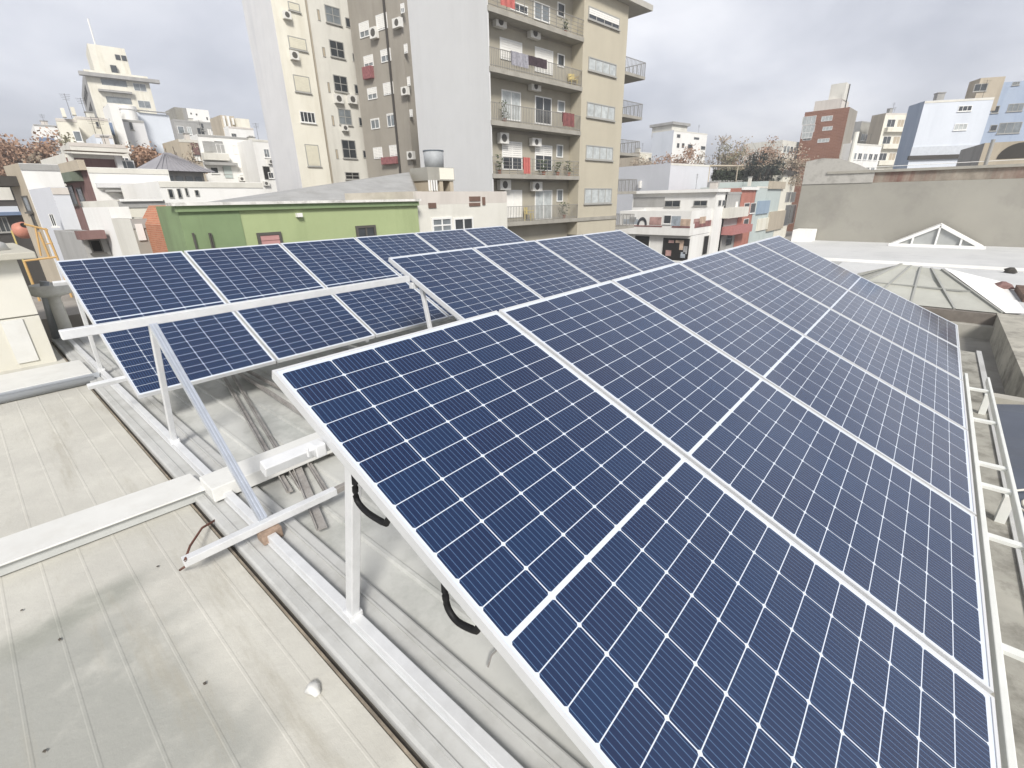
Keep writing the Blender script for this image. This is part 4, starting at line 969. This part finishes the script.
for a in ((771, 217, 773, 228), (776, 216, 778.5, 227)): r4.win('F', a, 'dark', 'grey', mull=0, sill=False)
r5 = row('cream_row_house', 'cream row house with dark openings at the end of the street row', (784, 175), (797, 175), P_['cream'])
for a in ((786.5, 192, 789, 202), (791.5, 192, 794, 202), (786, 205, 788, 225), (791, 205, 793, 223)): r5.win('F', a, 'dark', 'grey', mull=0, sill=False)
r5.panel('F', (783.5, 170, 797, 176), P_['dark'], .3, 'cornice')
lil = Bld('lilac_block', 'blank pale lilac block rising behind the corner shop', (671, 163), 78, (714, 162), None, ang=-12, d=10, mF=P_['lilac'])
li2 = Bld('low_lilac_block', 'lower stepped part of pale lilac wall with a vent, left of the tall one', (645, 171), 82, (672, 170), None, ang=-12, d=10, mF=P_['lilac'])
li2.ac('F', (638, 181, 646, 188))
gh = Bld('hedge_roofed_block', 'grey block behind the street row carrying a clipped hedge', (710, 182), 86, (786, 184), None, ang=-30, d=10, mF=P_['grey'])
for b, sd, cl, rw, an, ch in ((r1, 21, 2, 1, 1, 1), (r3, 22, 0, 0, 1, 1), (r5, 23, 0, 0, 1, 0), (lil, 24, 0, 0, 1, 0), (gh, 25, 0, 0, 1, 1)): deco(b, sd, cl, rw, an, ch)
# hedge
def leaves(k, n, fn, s=.35):
    for _ in range(n):
        c = fn(); a = Vector((random.gauss(0, 1), random.gauss(0, 1), random.gauss(0, 1))).normalized() * s * random.uniform(.6, 1.2)
        b = a.orthogonal().normalized(); b = (b * math.cos(random.random() * 6) + b.cross(a.normalized()) * math.sin(random.random() * 6)) * s * .6
        k.quad(c - a, c - b, c + a, c + b)
hg = thing('rooftop_hedge', 'dark green clipped hedge along the grey roof above the street row', 'hedge', (gh.o.x, gh.o.y, gh.zt), gh.ang)
k = MB(); leaves(k, 3200, lambda: Vector((random.uniform(.2, gh.w - .2), random.gauss(1.2, .35), random.uniform(0, 1.65) + random.gauss(0, .08))), .22)
k.build('foliage', mat('hedge_leaves', '#35422a', .8, .4, 2.5), hg, fix=False)
MB().box(.1, .7, -.3, gh.w, 1.7, .25).build('planter', P_['grey'], hg)
pg = thing('pergola', 'thin pale pergola frame over the rooftop hedge', 'pergola', (gh.o.x, gh.o.y, gh.zt), gh.ang)
k = MB()
for f in (.0, .35, .66, .99): k.box(gh.w * f, .5, -.3, gh.w * f + .15, .65, 2.3)
k.box(0, .5, 2.3, gh.w, 2.2, 2.5); k.build('frame', P_['tan'], pg)
# far right skyline
wj = Bld('distant_white_block', 'distant white block with stepped top behind the lilac block', (674, 130), 135, (707, 138), (652, 138), ang=-12, mF=P_['white'], mL=P_['ice'])
for a in ((677, 143, 679, 148), (682, 143, 684, 148), (688, 144, 692, 150), (677, 134, 680, 138), (694, 137, 699, 140), (701, 146, 705, 150)): wj.win('F', a, 'dark', 'grey', mull=0, sill=False)
w_ = wj.hitF(676, 124); v_ = wj.hitF(691, 126)
MB().box(w_[0], 1, wj.h - 1, v_[0], 7, w_[2]).build('tank_room', P_['off_white'], wj.root); MB().box(w_[0] - .5, .5, w_[2] + .002, v_[0] + .5, 7.5, w_[2] + .6).build('tank_roof', P_['grey'], wj.root)
hs = Bld('hillside_cream_house', 'small cream house among bare trees right of the flats', (640, 152), 120, (652, 151), None, ang=-10, d=8, mF=P_['yellowish'], mL=P_['tan'])
fl_ = Bld('far_low_white_house', 'low pale house with tiny windows on the skyline left of the brick tower', (783, 140), 150, (803, 139), None, ang=-10, d=10, mF=P_['off_white'])
fl_.grid('F', 5, 1, 1, fl_.w - 1, fl_.h - 3.2, fl_.h - .8, 1.6, 1.6)
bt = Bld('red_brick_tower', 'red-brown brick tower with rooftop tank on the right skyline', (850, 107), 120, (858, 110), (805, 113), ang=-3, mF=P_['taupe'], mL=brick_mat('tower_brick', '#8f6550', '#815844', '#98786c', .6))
for a in ((822, 116.5, 832, 120.5), (823, 127, 832, 130), (818, 139, 829, 142)): bt.win('L', a, 'curtain', 'white', mull=2, sill=False)
for a in ((803, 117, 815, 124), (803, 125.5, 814, 132), (802, 133, 812, 138)): bt.win('L', a, 'curtain', 'white', mull=2, sill=False)
bt.win('L', (803, 138, 811, 140), 'dark', 'white', mull=1, sill=False)
zz0 = bt.h
a_ = bt.rect('L', (813, 102, 838, 109)); MB().box(1.5, a_[0], zz0 - .4, 8, a_[1], zz0 + 1.9).build('rooftop_room', P_['pinkish'], bt.root)
a_ = bt.rect('L', (829, 83, 841, 98)); MB().box(2, a_[0], a_[2], 5, a_[1], a_[3]).build('tank_room', P_['off_white'], bt.root); MB().box(2.4, a_[0] + .3, zz0 + 1.9, 4.5, a_[1] - .3, a_[2]).build('tank_stand', P_['dark'], bt.root)
MB().tube([(1, 1, zz0), (1, 1, zz0 + 4)], .1).build('mast', P_['dark'], bt.root)
cb = Bld('cream_balcony_tower', 'tall cream block with stacked balconies right of the brick tower', (886, 113), 145, (907, 120), (872, 116), ang=-40, mF=P_['cream'], mL=P_['tan'])
for j in range(8):
    z = cb.h - 2.8 - j * 3.4; cb.win('F', (cb.w * .15, cb.w * .5, z, z + 1.6), 'dark', 'white', metric=True, sill=False); cb.win('F', (cb.w * .6, cb.w * .9, z, z + 1.6), 'tan', 'white', metric=True, sill=False)
    MB().box(cb.w * .1, -.9, z - 1.0, cb.w * .95, -.01, z - .1).build('balcony', P_['yellowish'], cb.root)
cb2 = Bld('grey_stepped_block', 'weathered grey stepped block between brick tower and cream balcony tower', (862, 121), 150, (884, 120), None, ang=-20, d=14, mF=P_['concrete'], mL=P_['grey'])
cb2.grid('F', 4, 6, 1, cb2.w - 1, cb2.h - 18, cb2.h - 2, 1.5, 1.5)
cb3 = Bld('low_white_terraces', 'low white terraced houses at the foot of the cream balcony tower', (853, 143), 120, (883, 142), None, ang=-20, d=10, mF=P_['white'])
cb3.grid('F', 5, 2, .5, cb3.w - .5, cb3.h - 6, cb3.h - 1, 1.4, 1.2, skip=.3)
bw = Bld('white_and_blue_block', 'big white windowed wall block with a blue left side', (925, 101), 92, (997, 90), (909, 106), ang=-62, mF=P_['ice'], mL=P_['blue'])
bw.win('F', (959, 106, 971, 111), 'dark', 'white', mull=2); bw.win('F', (955, 124, 966, 130), 'curtain', 'white', mull=2)
bw.panel('F', (912, 147, 975, 157), mat('ribbed_ice', '#c6cdd6', .7, .1, 3), .1, 'ribbed_panel'); bw.panel('F', (908, 156, 972, 158), P_['dark'], .3, 'base_line')
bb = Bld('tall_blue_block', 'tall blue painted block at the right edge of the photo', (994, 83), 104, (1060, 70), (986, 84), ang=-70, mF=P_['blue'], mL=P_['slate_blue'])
for a in ((1009, 104, 1022, 111), (1013, 82, 1019, 85), (1000, 123, 1019, 133), (1035, 100, 1050, 108), (1035, 120, 1050, 130)): bb.win('F', a, 'grey', 'grey', mull=2)
for a in ((993, 106, 998, 113), (991, 125, 996, 131)): bb.win('F', a, 'dark', 'grey', mull=0)
bp_ = Bld('tan_penthouse', 'tan rooftop room with dark opening between white and blue blocks', (981, 78), 98, (1006, 76), None, ang=-64, d=2.5, mF=P_['tan'], mL=P_['tan'], zb=atD(990, 110, 98).z)
bp_.win('F', (975, 84, 986, 91), 'dark', 'grey', mull=1)
tw = Bld('tan_boundary_house', 'low tan walled house with an arched opening right behind the long wall', (985, 143), 45, (1060, 136), None, ang=-80, d=6, mF=P_['tan'], mL=P_['grey'], zb=-3)
k = MB(); p = tw.hitF(1020, 158)
for j in range(12):
    a, b = math.pi * j / 12, math.pi * (j + 1) / 12; k.quad((p[0], -.03, p[2]), (p[0] + 1.1 * math.cos(a), -.03, p[2] + .9 * math.sin(a)), (p[0] + 1.1 * math.cos(b), -.03, p[2] + .9 * math.sin(b)))
k.build('arch', P_['dark'], tw.root, fix=False)

for b, sd, cl, rw, an, ch in ((wj, 31, 0, 0, 2, 1), (hs, 32, 3, 3, 1, 1), (cb3, 33, 0, 0, 2, 2), (cb2, 34, 0, 0, 1, 1), (cb, 35, 0, 0, 2, 1), (bw, 36, 0, 0, 1, 1)): deco(b, sd, cl, rw, an, ch)
# long stained boundary wall
XW = 26.0
wl = thing('boundary_wall', 'long grey cement wall with rust-stained brick top behind the white roof', 'wall', (XW, 0, 0))
zt1 = onx(860, 183, XW).z; zt2 = onx(860, 171, XW).z; yl = onx(799, 200, XW).y
MB().box(0, -45, GZ, .6, yl, zt1).build('wall', mat('cement_wall', '#a09c8f', .9, .08, .5, stain='#87837a', stain_amt=.6, stain_scale=.45, bump=.1), wl)
MB().box(.02, -45, zt1 + .002, .55, yl - .9, zt2 - .08).build('brick_top', mat('rusty_brick_top', '#9a8e7c', .9, .35, 2.0, stain='#7c4234', stain_amt=.9, stain_scale=.9, streak=True), wl)
MB().box(-.08, -45, zt2 - .078, .65, yl - .9, zt2 + .02).build('coping', mat('coping_grey', '#a39e90', .9, .2, 1.2), wl)
k = MB(); cy = yl - .95; n = 10
pts = [(yl - 1.9 + 1.9 * i / n, zt1 + .02 + 1.05 * math.sqrt(max(0, 1 - ((i / n) * 1.0) ** 2.2)) ) for i in range(n + 1)][::-1]
pts = [(y_, z_) for y_, z_ in pts]
f1 = [(.0, y_, z_) for y_, z_ in [(yl - 2.6, zt1 + .4), (yl - 1.9, zt1 + .75), (yl - 1.3, zt1 + .98), (yl - .6, zt1 + 1.05), (yl, zt1 + .95), (yl, zt1 + .005), (yl - 2.6, zt1 + .005)]]
f2 = [(.7, y_, z_) for _, y_, z_ in f1]
f1 = [(-.03, y_, z_) for _, y_, z_ in f1]
k.quad(*f1); k.quad(*f2[::-1])
for i in range(len(f1)): k.quad(f1[i], f1[(i+1) % len(f1)], f2[(i+1) % len(f1)], f2[i])
k.build('raised_end', mat('lime_end', '#bcb8ae', .9, .25, 1.5, stain='#77736b', stain_amt=.7, stain_scale=1.5), wl)
MB().tube([(.3, yl - 1.6, zt1 + .8), (.3, yl - 1.6, zt1 + 2.0)], .1, 10).build('chimney_pipe', P_['off_white'], wl)
# poles on the wall
for i, (px, py, tp_) in enumerate(((985, 166, 140),)):
    p = onx(px, py, XW + .3); q_ = onx(px, tp_, XW + .3)
    tag(MB().tube([Vector((p.x, p.y, zt2)), Vector((p.x, p.y, q_.z))], .06).build('pole', P_['grey']), 'short grey pole rising from the boundary wall below the blue block', 'pole')
wire = MB()
a = onx(836, 169, XW + .3); b = Vector((XW + .3, -20, a.z + .25)); wire.tube([a, (a + b) / 2 - Vector((0, 0, .05)), b], .012, 5)
tag(wire.build('wire', P_['white']), 'thin pale wire stretched along the top of the boundary wall', 'wire')

# white flat roof with the glass lights
WZ = -2.0
wr = thing('white_flat_roof_house', 'low neighbouring building with a white painted flat roof', 'building', (0, 0, 0))
whR = mat('white_roof_paint', '#cdcecd', .7, .04, .6, stain='#b3b5b6', stain_amt=.5, stain_scale=.7, bump=.05)
MB().box(11.9, -30, GZ, 18, 1.9, WZ).box(18, -30, GZ, XW - .01, 4.8, WZ).build('roof', whR, wr)
MB().box(7.95, 1.2, GZ, 11.9, 9.0, WZ - .6).build('lower_wall', P_['concrete'], wr)
MB().box(24.8, 4.0, WZ + .002, XW - .05, 4.75, WZ + .5).build('white_block', P_['white'], wr)
# step in the white roof
k = MB(); p = onz(1024, 268, WZ); MB().box(18.1, -30, WZ + .003, 18.3, 4.7, WZ + .07).build('kerb', P_['white'], wr)
# hipped glass rooflight
nr = onz(1003, 314, WZ); fl2 = onz(866, 276, WZ)
x0_, x1_, ya_, yb_ = nr.x, 15.6, nr.y, 1.25
x0_ = 11.6
rl = thing('glass_rooflight', 'large hipped rooflight of greenish glass with a white metal flank', 'rooflight', (x0_, ya_, WZ))
Lx, Ly = x1_ - x0_, yb_ - ya_
v = ray(921, 267); kx = (x0_ + Lx * .52) / v.x; apz = v.z * kx - WZ; apy = v.y * kx - ya_
rbar = mat('rooflight_bar', '#a3a49d', .6, .1); glp = mat('green_white_glass', '#b8b8a9', .25, .12, 2, spec=.5)
A0 = (0, 0, .0); A1 = (0, Ly, .0); B0 = (Lx, 0, .0); B1 = (Lx, Ly, .0)
R0 = (Lx * .45, apy - .35, apz); R1 = (Lx * .55, apy + .35, apz + .02)
k = MB(); k.quad(A0, A1, R1, R0); k.quad(A1, B1, R1); k.build('glazing', glp, rl)
k = MB(); k.quad((0, -.002, 0), R0, R1, (Lx, -.002, 0)); k.quad(B0, B1, R1)
k.build('metal_flank', P_['white'], rl)
k = MB(); n = 4
def lp(a, b, f): return tuple(a[i] + (b[i] - a[i]) * f for i in range(3))
for i in range(n + 1):
    f = i / n; lo_ = lp(A0, A1, f); hi_ = lp(R0, R1, f); k.bar(lo_, hi_, .035, .035)
k.bar(lp(A0, R0, .45), lp(A1, R1, .45), .03, .03); k.bar(A1, R1, .05, .05); k.bar(A0, R0, .05, .05)
for f in (.35, .7): k.bar(lp(A1, B1, f), R1, .03, .03)
k.build('glazing_bar', rbar, rl)
k = MB(); k.quad((-.05, -.03, .02), (R0[0], R0[1] - .03, R0[2] + .04), (Lx, -.25, 0.02), (.1, -.30, .02)); k.build('flashing', P_['white'], rl)
MB().box(-.15, -.1, -.55, -.005, Ly, -.01).build('curb', mat('brown_curb', '#7d746a', .9, .3, 4), rl)
# far gabled glass light
p1 = onx(889, 243, 24.5); p2 = onx(986, 246, 24.5); p3 = onx(937, 225.5, 24.5)
gl2 = thing('gabled_rooflight', 'white framed triangular glass gable at the foot of the boundary wall', 'rooflight', (24.5, (p1.y + p2.y) / 2, WZ))
hw_ = abs(p1.y - p2.y) / 2; hh = p3.z - WZ
k = MB(); k.quad((.05, -hw_, 0), (.05, hw_, 0), (.05, 0, hh)); k.quad((1.2, hw_, 0), (1.2, -hw_, 0), (1.2, 0, hh)); k.build('glazing', mat('pale_glass', '#a9aca9', .2, .1, 3), gl2)
k = MB(); k.bar((0, -hw_, 0), (0, 0, hh), .1, .09, (1, 0, 0)).bar((0, hw_, 0), (0, 0, hh), .1, .09, (1, 0, 0)).bar((0, -hw_, .05), (0, hw_, .05), .1, .1)
for f in (-.5, 0, .5): k.bar((0, hw_ * f, 0), (0, hw_ * f, hh * (1 - abs(f))), .06, .06, (1, 0, 0))
k.quad((0, -hw_, .04), (0, 0, hh + .04), (1.25, 0, hh + .04), (1.25, -hw_, .04)); k.quad((0, hw_, .04), (0, 0, hh + .04), (1.25, 0, hh + .04), (1.25, hw_, .04))
k.build('frame', P_['white'], gl2)
# debris on the white roof
for i, (px, py, s_) in enumerate(((1010, 273, .14), (988, 288, .10), (1001, 289, .16))):
    p = onz(px, py, WZ); k = MB(); k.lathe([(.02, 0), (s_, .02), (s_ * .8, s_ * .6), (.03, s_)], 7)
    for j, q in enumerate(k.v): k.v[j] = (q[0] * random.uniform(.7, 1.3), q[1] * random.uniform(.7, 1.6), q[2])
    tag(k.build('rubble', [P_['dark'], P_['dark'], P_['red_brown']][i], loc=(p.x, p.y, WZ + .002)), ['dark rubble lump on the white roof at the right edge', 'small dark rubble lump nearest the rooflight flank', 'reddish rubble lump beside the small dark one'][i], 'rubble')
p = onz(1024, 300, WZ); q = onz(1000, 290, WZ)
tag(MB().box(p.x - .3, p.y - 3, WZ + .002, p.x + 1.2, p.y + .05, WZ + .12).build('rusty_sheet', mat('rusty_sheet', '#6f5546', .85, .4, 5)), 'rusty dark sheet lying on the white roof at the right edge', 'metal sheet')

# weathered concrete yard roof beside our building
cr = thing('weathered_terrace', 'stained concrete terrace roof below the right end of the front panels', 'roof terrace', (0, 0, 0))
conc = mat('stained_concrete', '#b4af9f', .9, .22, 1.6, stain='#77736a', stain_amt=.85, stain_scale=2.2, bump=.4)
conc2 = mat('stained_concrete_dark', '#a19d92', .9, .2, 1.2, stain='#6b675e', stain_amt=.6, stain_scale=1.0, bump=.3)
MB().box(6.96, -12, GZ, 11.45, 1.2, -2.42).build('lower_floor', conc2, cr)
MB().box(6.7, -12, GZ, 11.60, -1.18, -2.0).build('upper_floor', conc, cr)
MB().box(11.28, -1.18, -2.42, 11.45, 1.2, -2.20).build('ledge', mat('ledge_pale', '#b3afa2', .9, .2, 3), cr)
MB().box(6.55, -12, GZ, 6.695, -.76, -1.98).build('edge_beam', mat('ledge_pale', '#b3afa2'), cr)
MB().box(-4, -12, GZ, 6.55, -.705, -2.05).build('yard_floor', mat('yard_floor', '#b6b3a2', .9, .15, 2, stain='#98937f', stain_amt=.5), cr)
tz_ = -1.97
tp0 = onz(1000, 428, tz_)
k = MB(); n = 10; X0, X1, Y0, Y1 = 3.70, 6.3, -3.0, -.84
for i in range(n):
    for j in range(n):
        def P3(i, j):
            x = X0 + (X1 - X0) * i / n; y = Y0 + (Y1 - Y0) * j / n; return (x, y, tz_ + .03 * math.sin(i * 1.3 + j * .9) + .02 * math.cos(j * 2.1))
        k.quad(P3(i, j), P3(i+1, j), P3(i+1, j+1), P3(i, j+1))
k.quad((X0, Y1, tz_ - .075), (X1, Y1, tz_ - .075), (X1, Y1, tz_ + .01), (X0, Y1, tz_ + .01))
tag(k.build('blue_tarpaulin', mat('slate_tarp', '#565f70', .45, .15, 2), smooth=True, fix=False), 'dark slate-blue tarpaulin spread beyond the edge frame', 'tarpaulin')
k = MB()
for r_, cx_ in ((.16, 0), (.22, .05), (.12, -.03)):
    k.tube([(4.10 + cx_ + r_ * math.cos(t_ / 3), -1.02 + r_ * 1.0 * math.sin(t_ / 3), tz_ + .05) for t_ in range(0, 17)], .008, 5)
tag(k.build('cable_coil', P_['off_white'], smooth=True), 'thin pale cable coil lying on the tarpaulin', 'cable')
tag(MB().box(2.3, -4, -2.048, 3.35, -.90, -1.95).build('terracotta_box', mat('terracotta', '#b0716a', .8, .2, 3), bevel=.02), 'reddish flat box beyond the edge frame at the right edge', 'box')

# ------------------------------------------------------------------ trees
def tree(px, py_top, D, r, label, m_, n=900, zb=None, s=.5, flat=1.0, trunk=True, dens=.55):
    c = atD(px, py_top, D); z0 = GZ; H_ = c.z - z0
    t = thing('tree', label, 'tree', (c.x, c.y, z0), group='trees among the far houses')
    bark = mat('bark', '#5d5148', .9, .2)
    k = MB(); k.tube([(0, 0, 0), (.1, 0, H_ * .35), (0, .1, H_ * .6)], .28, 8, .16)
    tips = []
    for i in range(14):
        a = random.random() * 6.28; zz = H_ * random.uniform(.35, .6); rr = r * random.uniform(.35, .95); ht = H_ * random.uniform(.62, .98)
        mid = (rr * .4 * math.cos(a), rr * .4 * math.sin(a), (zz + ht) / 2 - .2); tip = (rr * math.cos(a) * (1.1 - (ht / H_ - .6)), rr * math.sin(a) * (1.1 - (ht / H_ - .6)), ht)
        k.tube([(0, 0, zz), mid, tip], .1, 5, .03); tips.append((Vector(mid), Vector(tip)))
        for _ in range(3):
            b = Vector(mid).lerp(Vector(tip), random.random()); e_ = b + Vector((random.gauss(0, r*.22), random.gauss(0, r*.22), random.uniform(.2, r*.35))); k.tube([b, e_], .035, 4, .012); tips.append((b, e_))
    k.build('trunk', bark, t)
    k = MB(); cl = []
    for _ in range(int(46 * dens * 2)):
        a, b = random.choice(tips); p = a.lerp(b, random.uniform(.5, 1.05)); cl.append((p, random.uniform(.25, .5) * r * .33))
    def fn():
        p, q = random.choice(cl); return p + Vector((random.gauss(0, q), random.gauss(0, q), random.gauss(0, q * .7)))
    leaves(k, int(n * 4), fn, s * .42)
    k.build('crown', m_, t, fix=False)
aut = mat('autumn_leaves', '#b58a68', .85, .35, .35); aut2 = mat('dry_tan_leaves', '#b8a488', .85, .35, .4); aut3 = mat('olive_leaves', '#99936f', .85, .35, .4); drk = mat('dark_evergreen', '#39423b', .85, .4, .5)
tree(8, 136, 95, 7, 'rust-brown autumn tree at the left edge of the skyline', aut, 1500, s=.55)
tree(24, 141, 90, 6, 'rust-brown autumn tree below the leftmost white house', aut, 1300, s=.5)
tree(44, 146, 88, 6, 'brown autumn tree right of the other two below the leftmost white house', aut2, 1000, s=.5)
tree(-14, 139, 92, 7, 'autumn tree cut off by the left edge of the photo', aut, 1000, s=.5)
tree(128, 145, 62, 4, 'orange-brown autumn tree left of the pyramid roof', aut, 1200, s=.4)
tree(143, 150, 60, 4, 'low orange-brown autumn tree touching the pyramid roof', aut, 1100, s=.4)
tree(160, 145.5, 62, 1.6, 'small round dark evergreen above the pyramid roof', drk, 700, s=.25)
tree(180, 143, 66, 2.6, 'sparse tan tree right above the pyramid roof', aut2, 420, s=.3)
tree(84, 136, 60, 2.2, 'small olive tree on the terrace above the slab canopy', aut3, 380, s=.28)
tree(134, 134, 64, 2.0, 'small brown tree at the foot of the drum-topped block', aut, 380, s=.28)
for i, (px, py, D, r_, m_, lb) in enumerate(((676, 150, 95, 4.5, aut, 'reddish autumn tree in front of the distant white block'), (690, 152, 96, 4, aut, 'low reddish tree right of the one before the white block'),
        (722, 144, 105, 6, aut2, 'tan bare-twigged tree left of centre in the gap before the brick tower'), (735, 146, 100, 5, aut3, 'olive-tan tree above the left end of the hedge'),
        (752, 140, 108, 6.5, aut, 'tall reddish-brown tree above the middle of the hedge'), (771, 143, 104, 6, aut, 'reddish tree above the right part of the hedge'), (786, 150, 100, 5, aut2, 'tan tree just left of the brick tower'),
        (640, 150, 110, 5, aut2, 'tan tree behind the end balconies of the flats'), (760, 152, 92, 4, drk, 'dark tree low between the hedge and the autumn trees'))):
    tree(px, py, D, r_, lb, m_, 620, s=.42, dens=.4)

# ------------------------------------------------------------------ ground, street
asph = mat('asphalt', '#4c4b4a', .9, .15, .6); pav = mat('pavement', '#9a958b', .9, .12, .8)
MB().quad((-400, -400, GZ - .02), (1200, -400, GZ - .02), (1200, 1200, GZ - .02), (-400, 1200, GZ - .02)).build('ground', mat('town_ground', '#85807a', .95, .2, .1), fix=False)['kind'] = 'structure'
MB().box(8, 10.5, GZ - .015, 160, 18.4, GZ).build('street', asph)['kind'] = 'structure'
MB().box(22.5, 18.4, GZ - .015, 160, 20.3, GZ + .13).build('pavement', pav)['kind'] = 'structure'
k = MB()
for i in range(20): k.box(12 + i * 7, 14.4, GZ + .004, 15 + i * 7, 14.52, GZ + .006)
k.build('road_marking', P_['white'])['kind'] = 'structure'
def car(x, y, m_, label):
    t = thing('parked_car', label, 'car', (x, y, GZ), group='cars parked along the street')
    pr = [(0, .35), (0, .75), (.15, .85), (1.0, .95), (1.6, 1.42), (3.0, 1.45), (3.8, .98), (4.25, .92), (4.3, .4)]
    k = MB(); a = [(u, 0, z) for u, z in pr]; b = [(u, 1.75, z) for u, z in pr]; k.quad(*a); k.quad(*b[::-1])
    for i in range(len(a)): k.quad(a[i], a[(i+1) % len(a)], b[(i+1) % len(a)], b[i])
    k.build('body', m_, t, bevel=.05)
    k = MB(); k.quad((1.15, -.01, .97), (1.68, -.01, 1.37), (2.95, -.01, 1.39), (3.6, -.01, .99)); k.quad((1.02, .1, .985), (1.02, 1.65, .985), (1.56, 1.6, 1.41), (1.56, .15, 1.41)); k.build('window', GL['dark'], t, fix=False)
    for u in (.85, 3.45):
        for yy_ in (-.02, 1.55):
            w_ = MB().lathe([(.32, 0), (.32, .2)], 16).build('wheel', blackM, t, loc=(u, yy_ + .2, .32)); w_.rotation_euler = (R(90), 0, 0)
    for yy_ in (.2, 1.3): MB().box(-.02, yy_, .65, .02, yy_ + .25, .78).build('headlight', P_['white'], t)
car(57, 16.4, mat('black_car_paint', '#2b2c30', .3, .1, spec=.5), 'dark car parked in front of the corner shop')
car(74, 16.4, mat('grey_car_paint', '#5a5e66', .3, .1, spec=.5), 'grey car parked by the orange-red row house')

# ------------------------------------------------------------------ light
SUN_EL, SUN_AZ = 40, -128       # azimuth of the sun in the xy plane
w = bpy.data.worlds.new("World"); sc.world = w; w.use_nodes = True
nt = w.node_tree; N = nt.nodes; Lk = nt.links; e = NT(nt)
bg = N['Background']
sky = N.new('ShaderNodeTexSky'); sky.sky_type = 'NISHITA'; sky.sun_disc = False
sky.sun_elevation = R(SUN_EL); sky.sun_rotation = R(90 - SUN_AZ)
tc = N.new('ShaderNodeTexCoord'); sp = N.new('ShaderNodeSeparateXYZ'); Lk.new(tc.outputs['Generated'], sp.inputs[0])
zc = e.m('ADD', e.m('MAXIMUM', sp.outputs[2], 0.0), .30)
cx = N.new('ShaderNodeCombineXYZ'); Lk.new(e.m('DIVIDE', sp.outputs[0], zc), cx.inputs[0]); Lk.new(e.m('DIVIDE', sp.outputs[1], zc), cx.inputs[1])
def wn(s, d, r, off):
    mp = N.new('ShaderNodeMapping'); mp.inputs['Location'].default_value = off; Lk.new(cx.outputs[0], mp.inputs[0])
    n = N.new('ShaderNodeTexNoise'); n.inputs['Scale'].default_value = s; n.inputs['Detail'].default_value = d; n.inputs['Roughness'].default_value = r; n.inputs['Distortion'].default_value = .3
    Lk.new(mp.outputs[0], n.inputs['Vector']); return n.outputs['Fac']
f = e.m('ADD', e.m('MULTIPLY', wn(.8, 7, .52, (3.1, 1.7, 0)), .75), e.m('MULTIPLY', wn(2.2, 6, .55, (0, 5, 0)), .25))
cr_ = N.new('ShaderNodeValToRGB'); Lk.new(f, cr_.inputs[0])
el = cr_.color_ramp.elements
el[0].position = .34; el[0].color = (.36, .38, .445, 1); el[1].position = .68; el[1].color = (.95, .95, .98, 1)
x_ = el.new(.50); x_.color = (.62, .635, .695, 1)
scl = N.new('ShaderNodeVectorMath'); scl.operation = 'SCALE'; Lk.new(cr_.outputs[0], scl.inputs[0]); Lk.new(e.m('SUBTRACT', 9.5, e.m('MULTIPLY', e.m('POWER', e.m('MAXIMUM', sp.outputs[2], 0.0), .8), 6.8)), scl.inputs['Scale'])
mx = N.new('ShaderNodeMix'); mx.data_type = 'RGBA'; mx.inputs[0].default_value = .93
Lk.new(sky.outputs[0], mx.inputs[6]); Lk.new(scl.outputs[0], mx.inputs[7])
Lk.new(mx.outputs[2], bg.inputs[0]); bg.inputs[1].default_value = .085
sl = bpy.data.lights.new('sun', 'SUN'); sl.energy = 2.1; sl.angle = R(14); sl.color = (1, .96, .90)
so = bpy.data.objects.new('sun', sl); C.objects.link(so)
dv = Vector((math.cos(R(SUN_AZ)) * math.cos(R(SUN_EL)), math.sin(R(SUN_AZ)) * math.cos(R(SUN_EL)), math.sin(R(SUN_EL))))
so.rotation_euler = dv.to_track_quat('Z', 'Y').to_euler()
# thin damp air over the town
hz = bpy.data.materials.new('haze'); hz.use_nodes = True
hn = hz.node_tree; hn.nodes.clear()
ho = hn.nodes.new('ShaderNodeOutputMaterial'); hv = hn.nodes.new('ShaderNodeVolumePrincipled')
hv.inputs['Color'].default_value = (.95, .96, .98, 1); hv.inputs['Density'].default_value = .0015; hv.inputs['Anisotropy'].default_value = .2
hn.links.new(hv.outputs[0], ho.inputs['Volume'])
MB().box(-420, -420, GZ - 1, 1250, 1250, 60).build('haze', hz)['kind'] = 'stuff'
sc.render.engine = 'CYCLES'
vs = sc.view_settings; vs.view_transform = 'Standard'; vs.look = 'None'; vs.exposure = 1.16; vs.gamma = 1; vs.use_curve_mapping = False
sc.cycles.max_bounces = 6
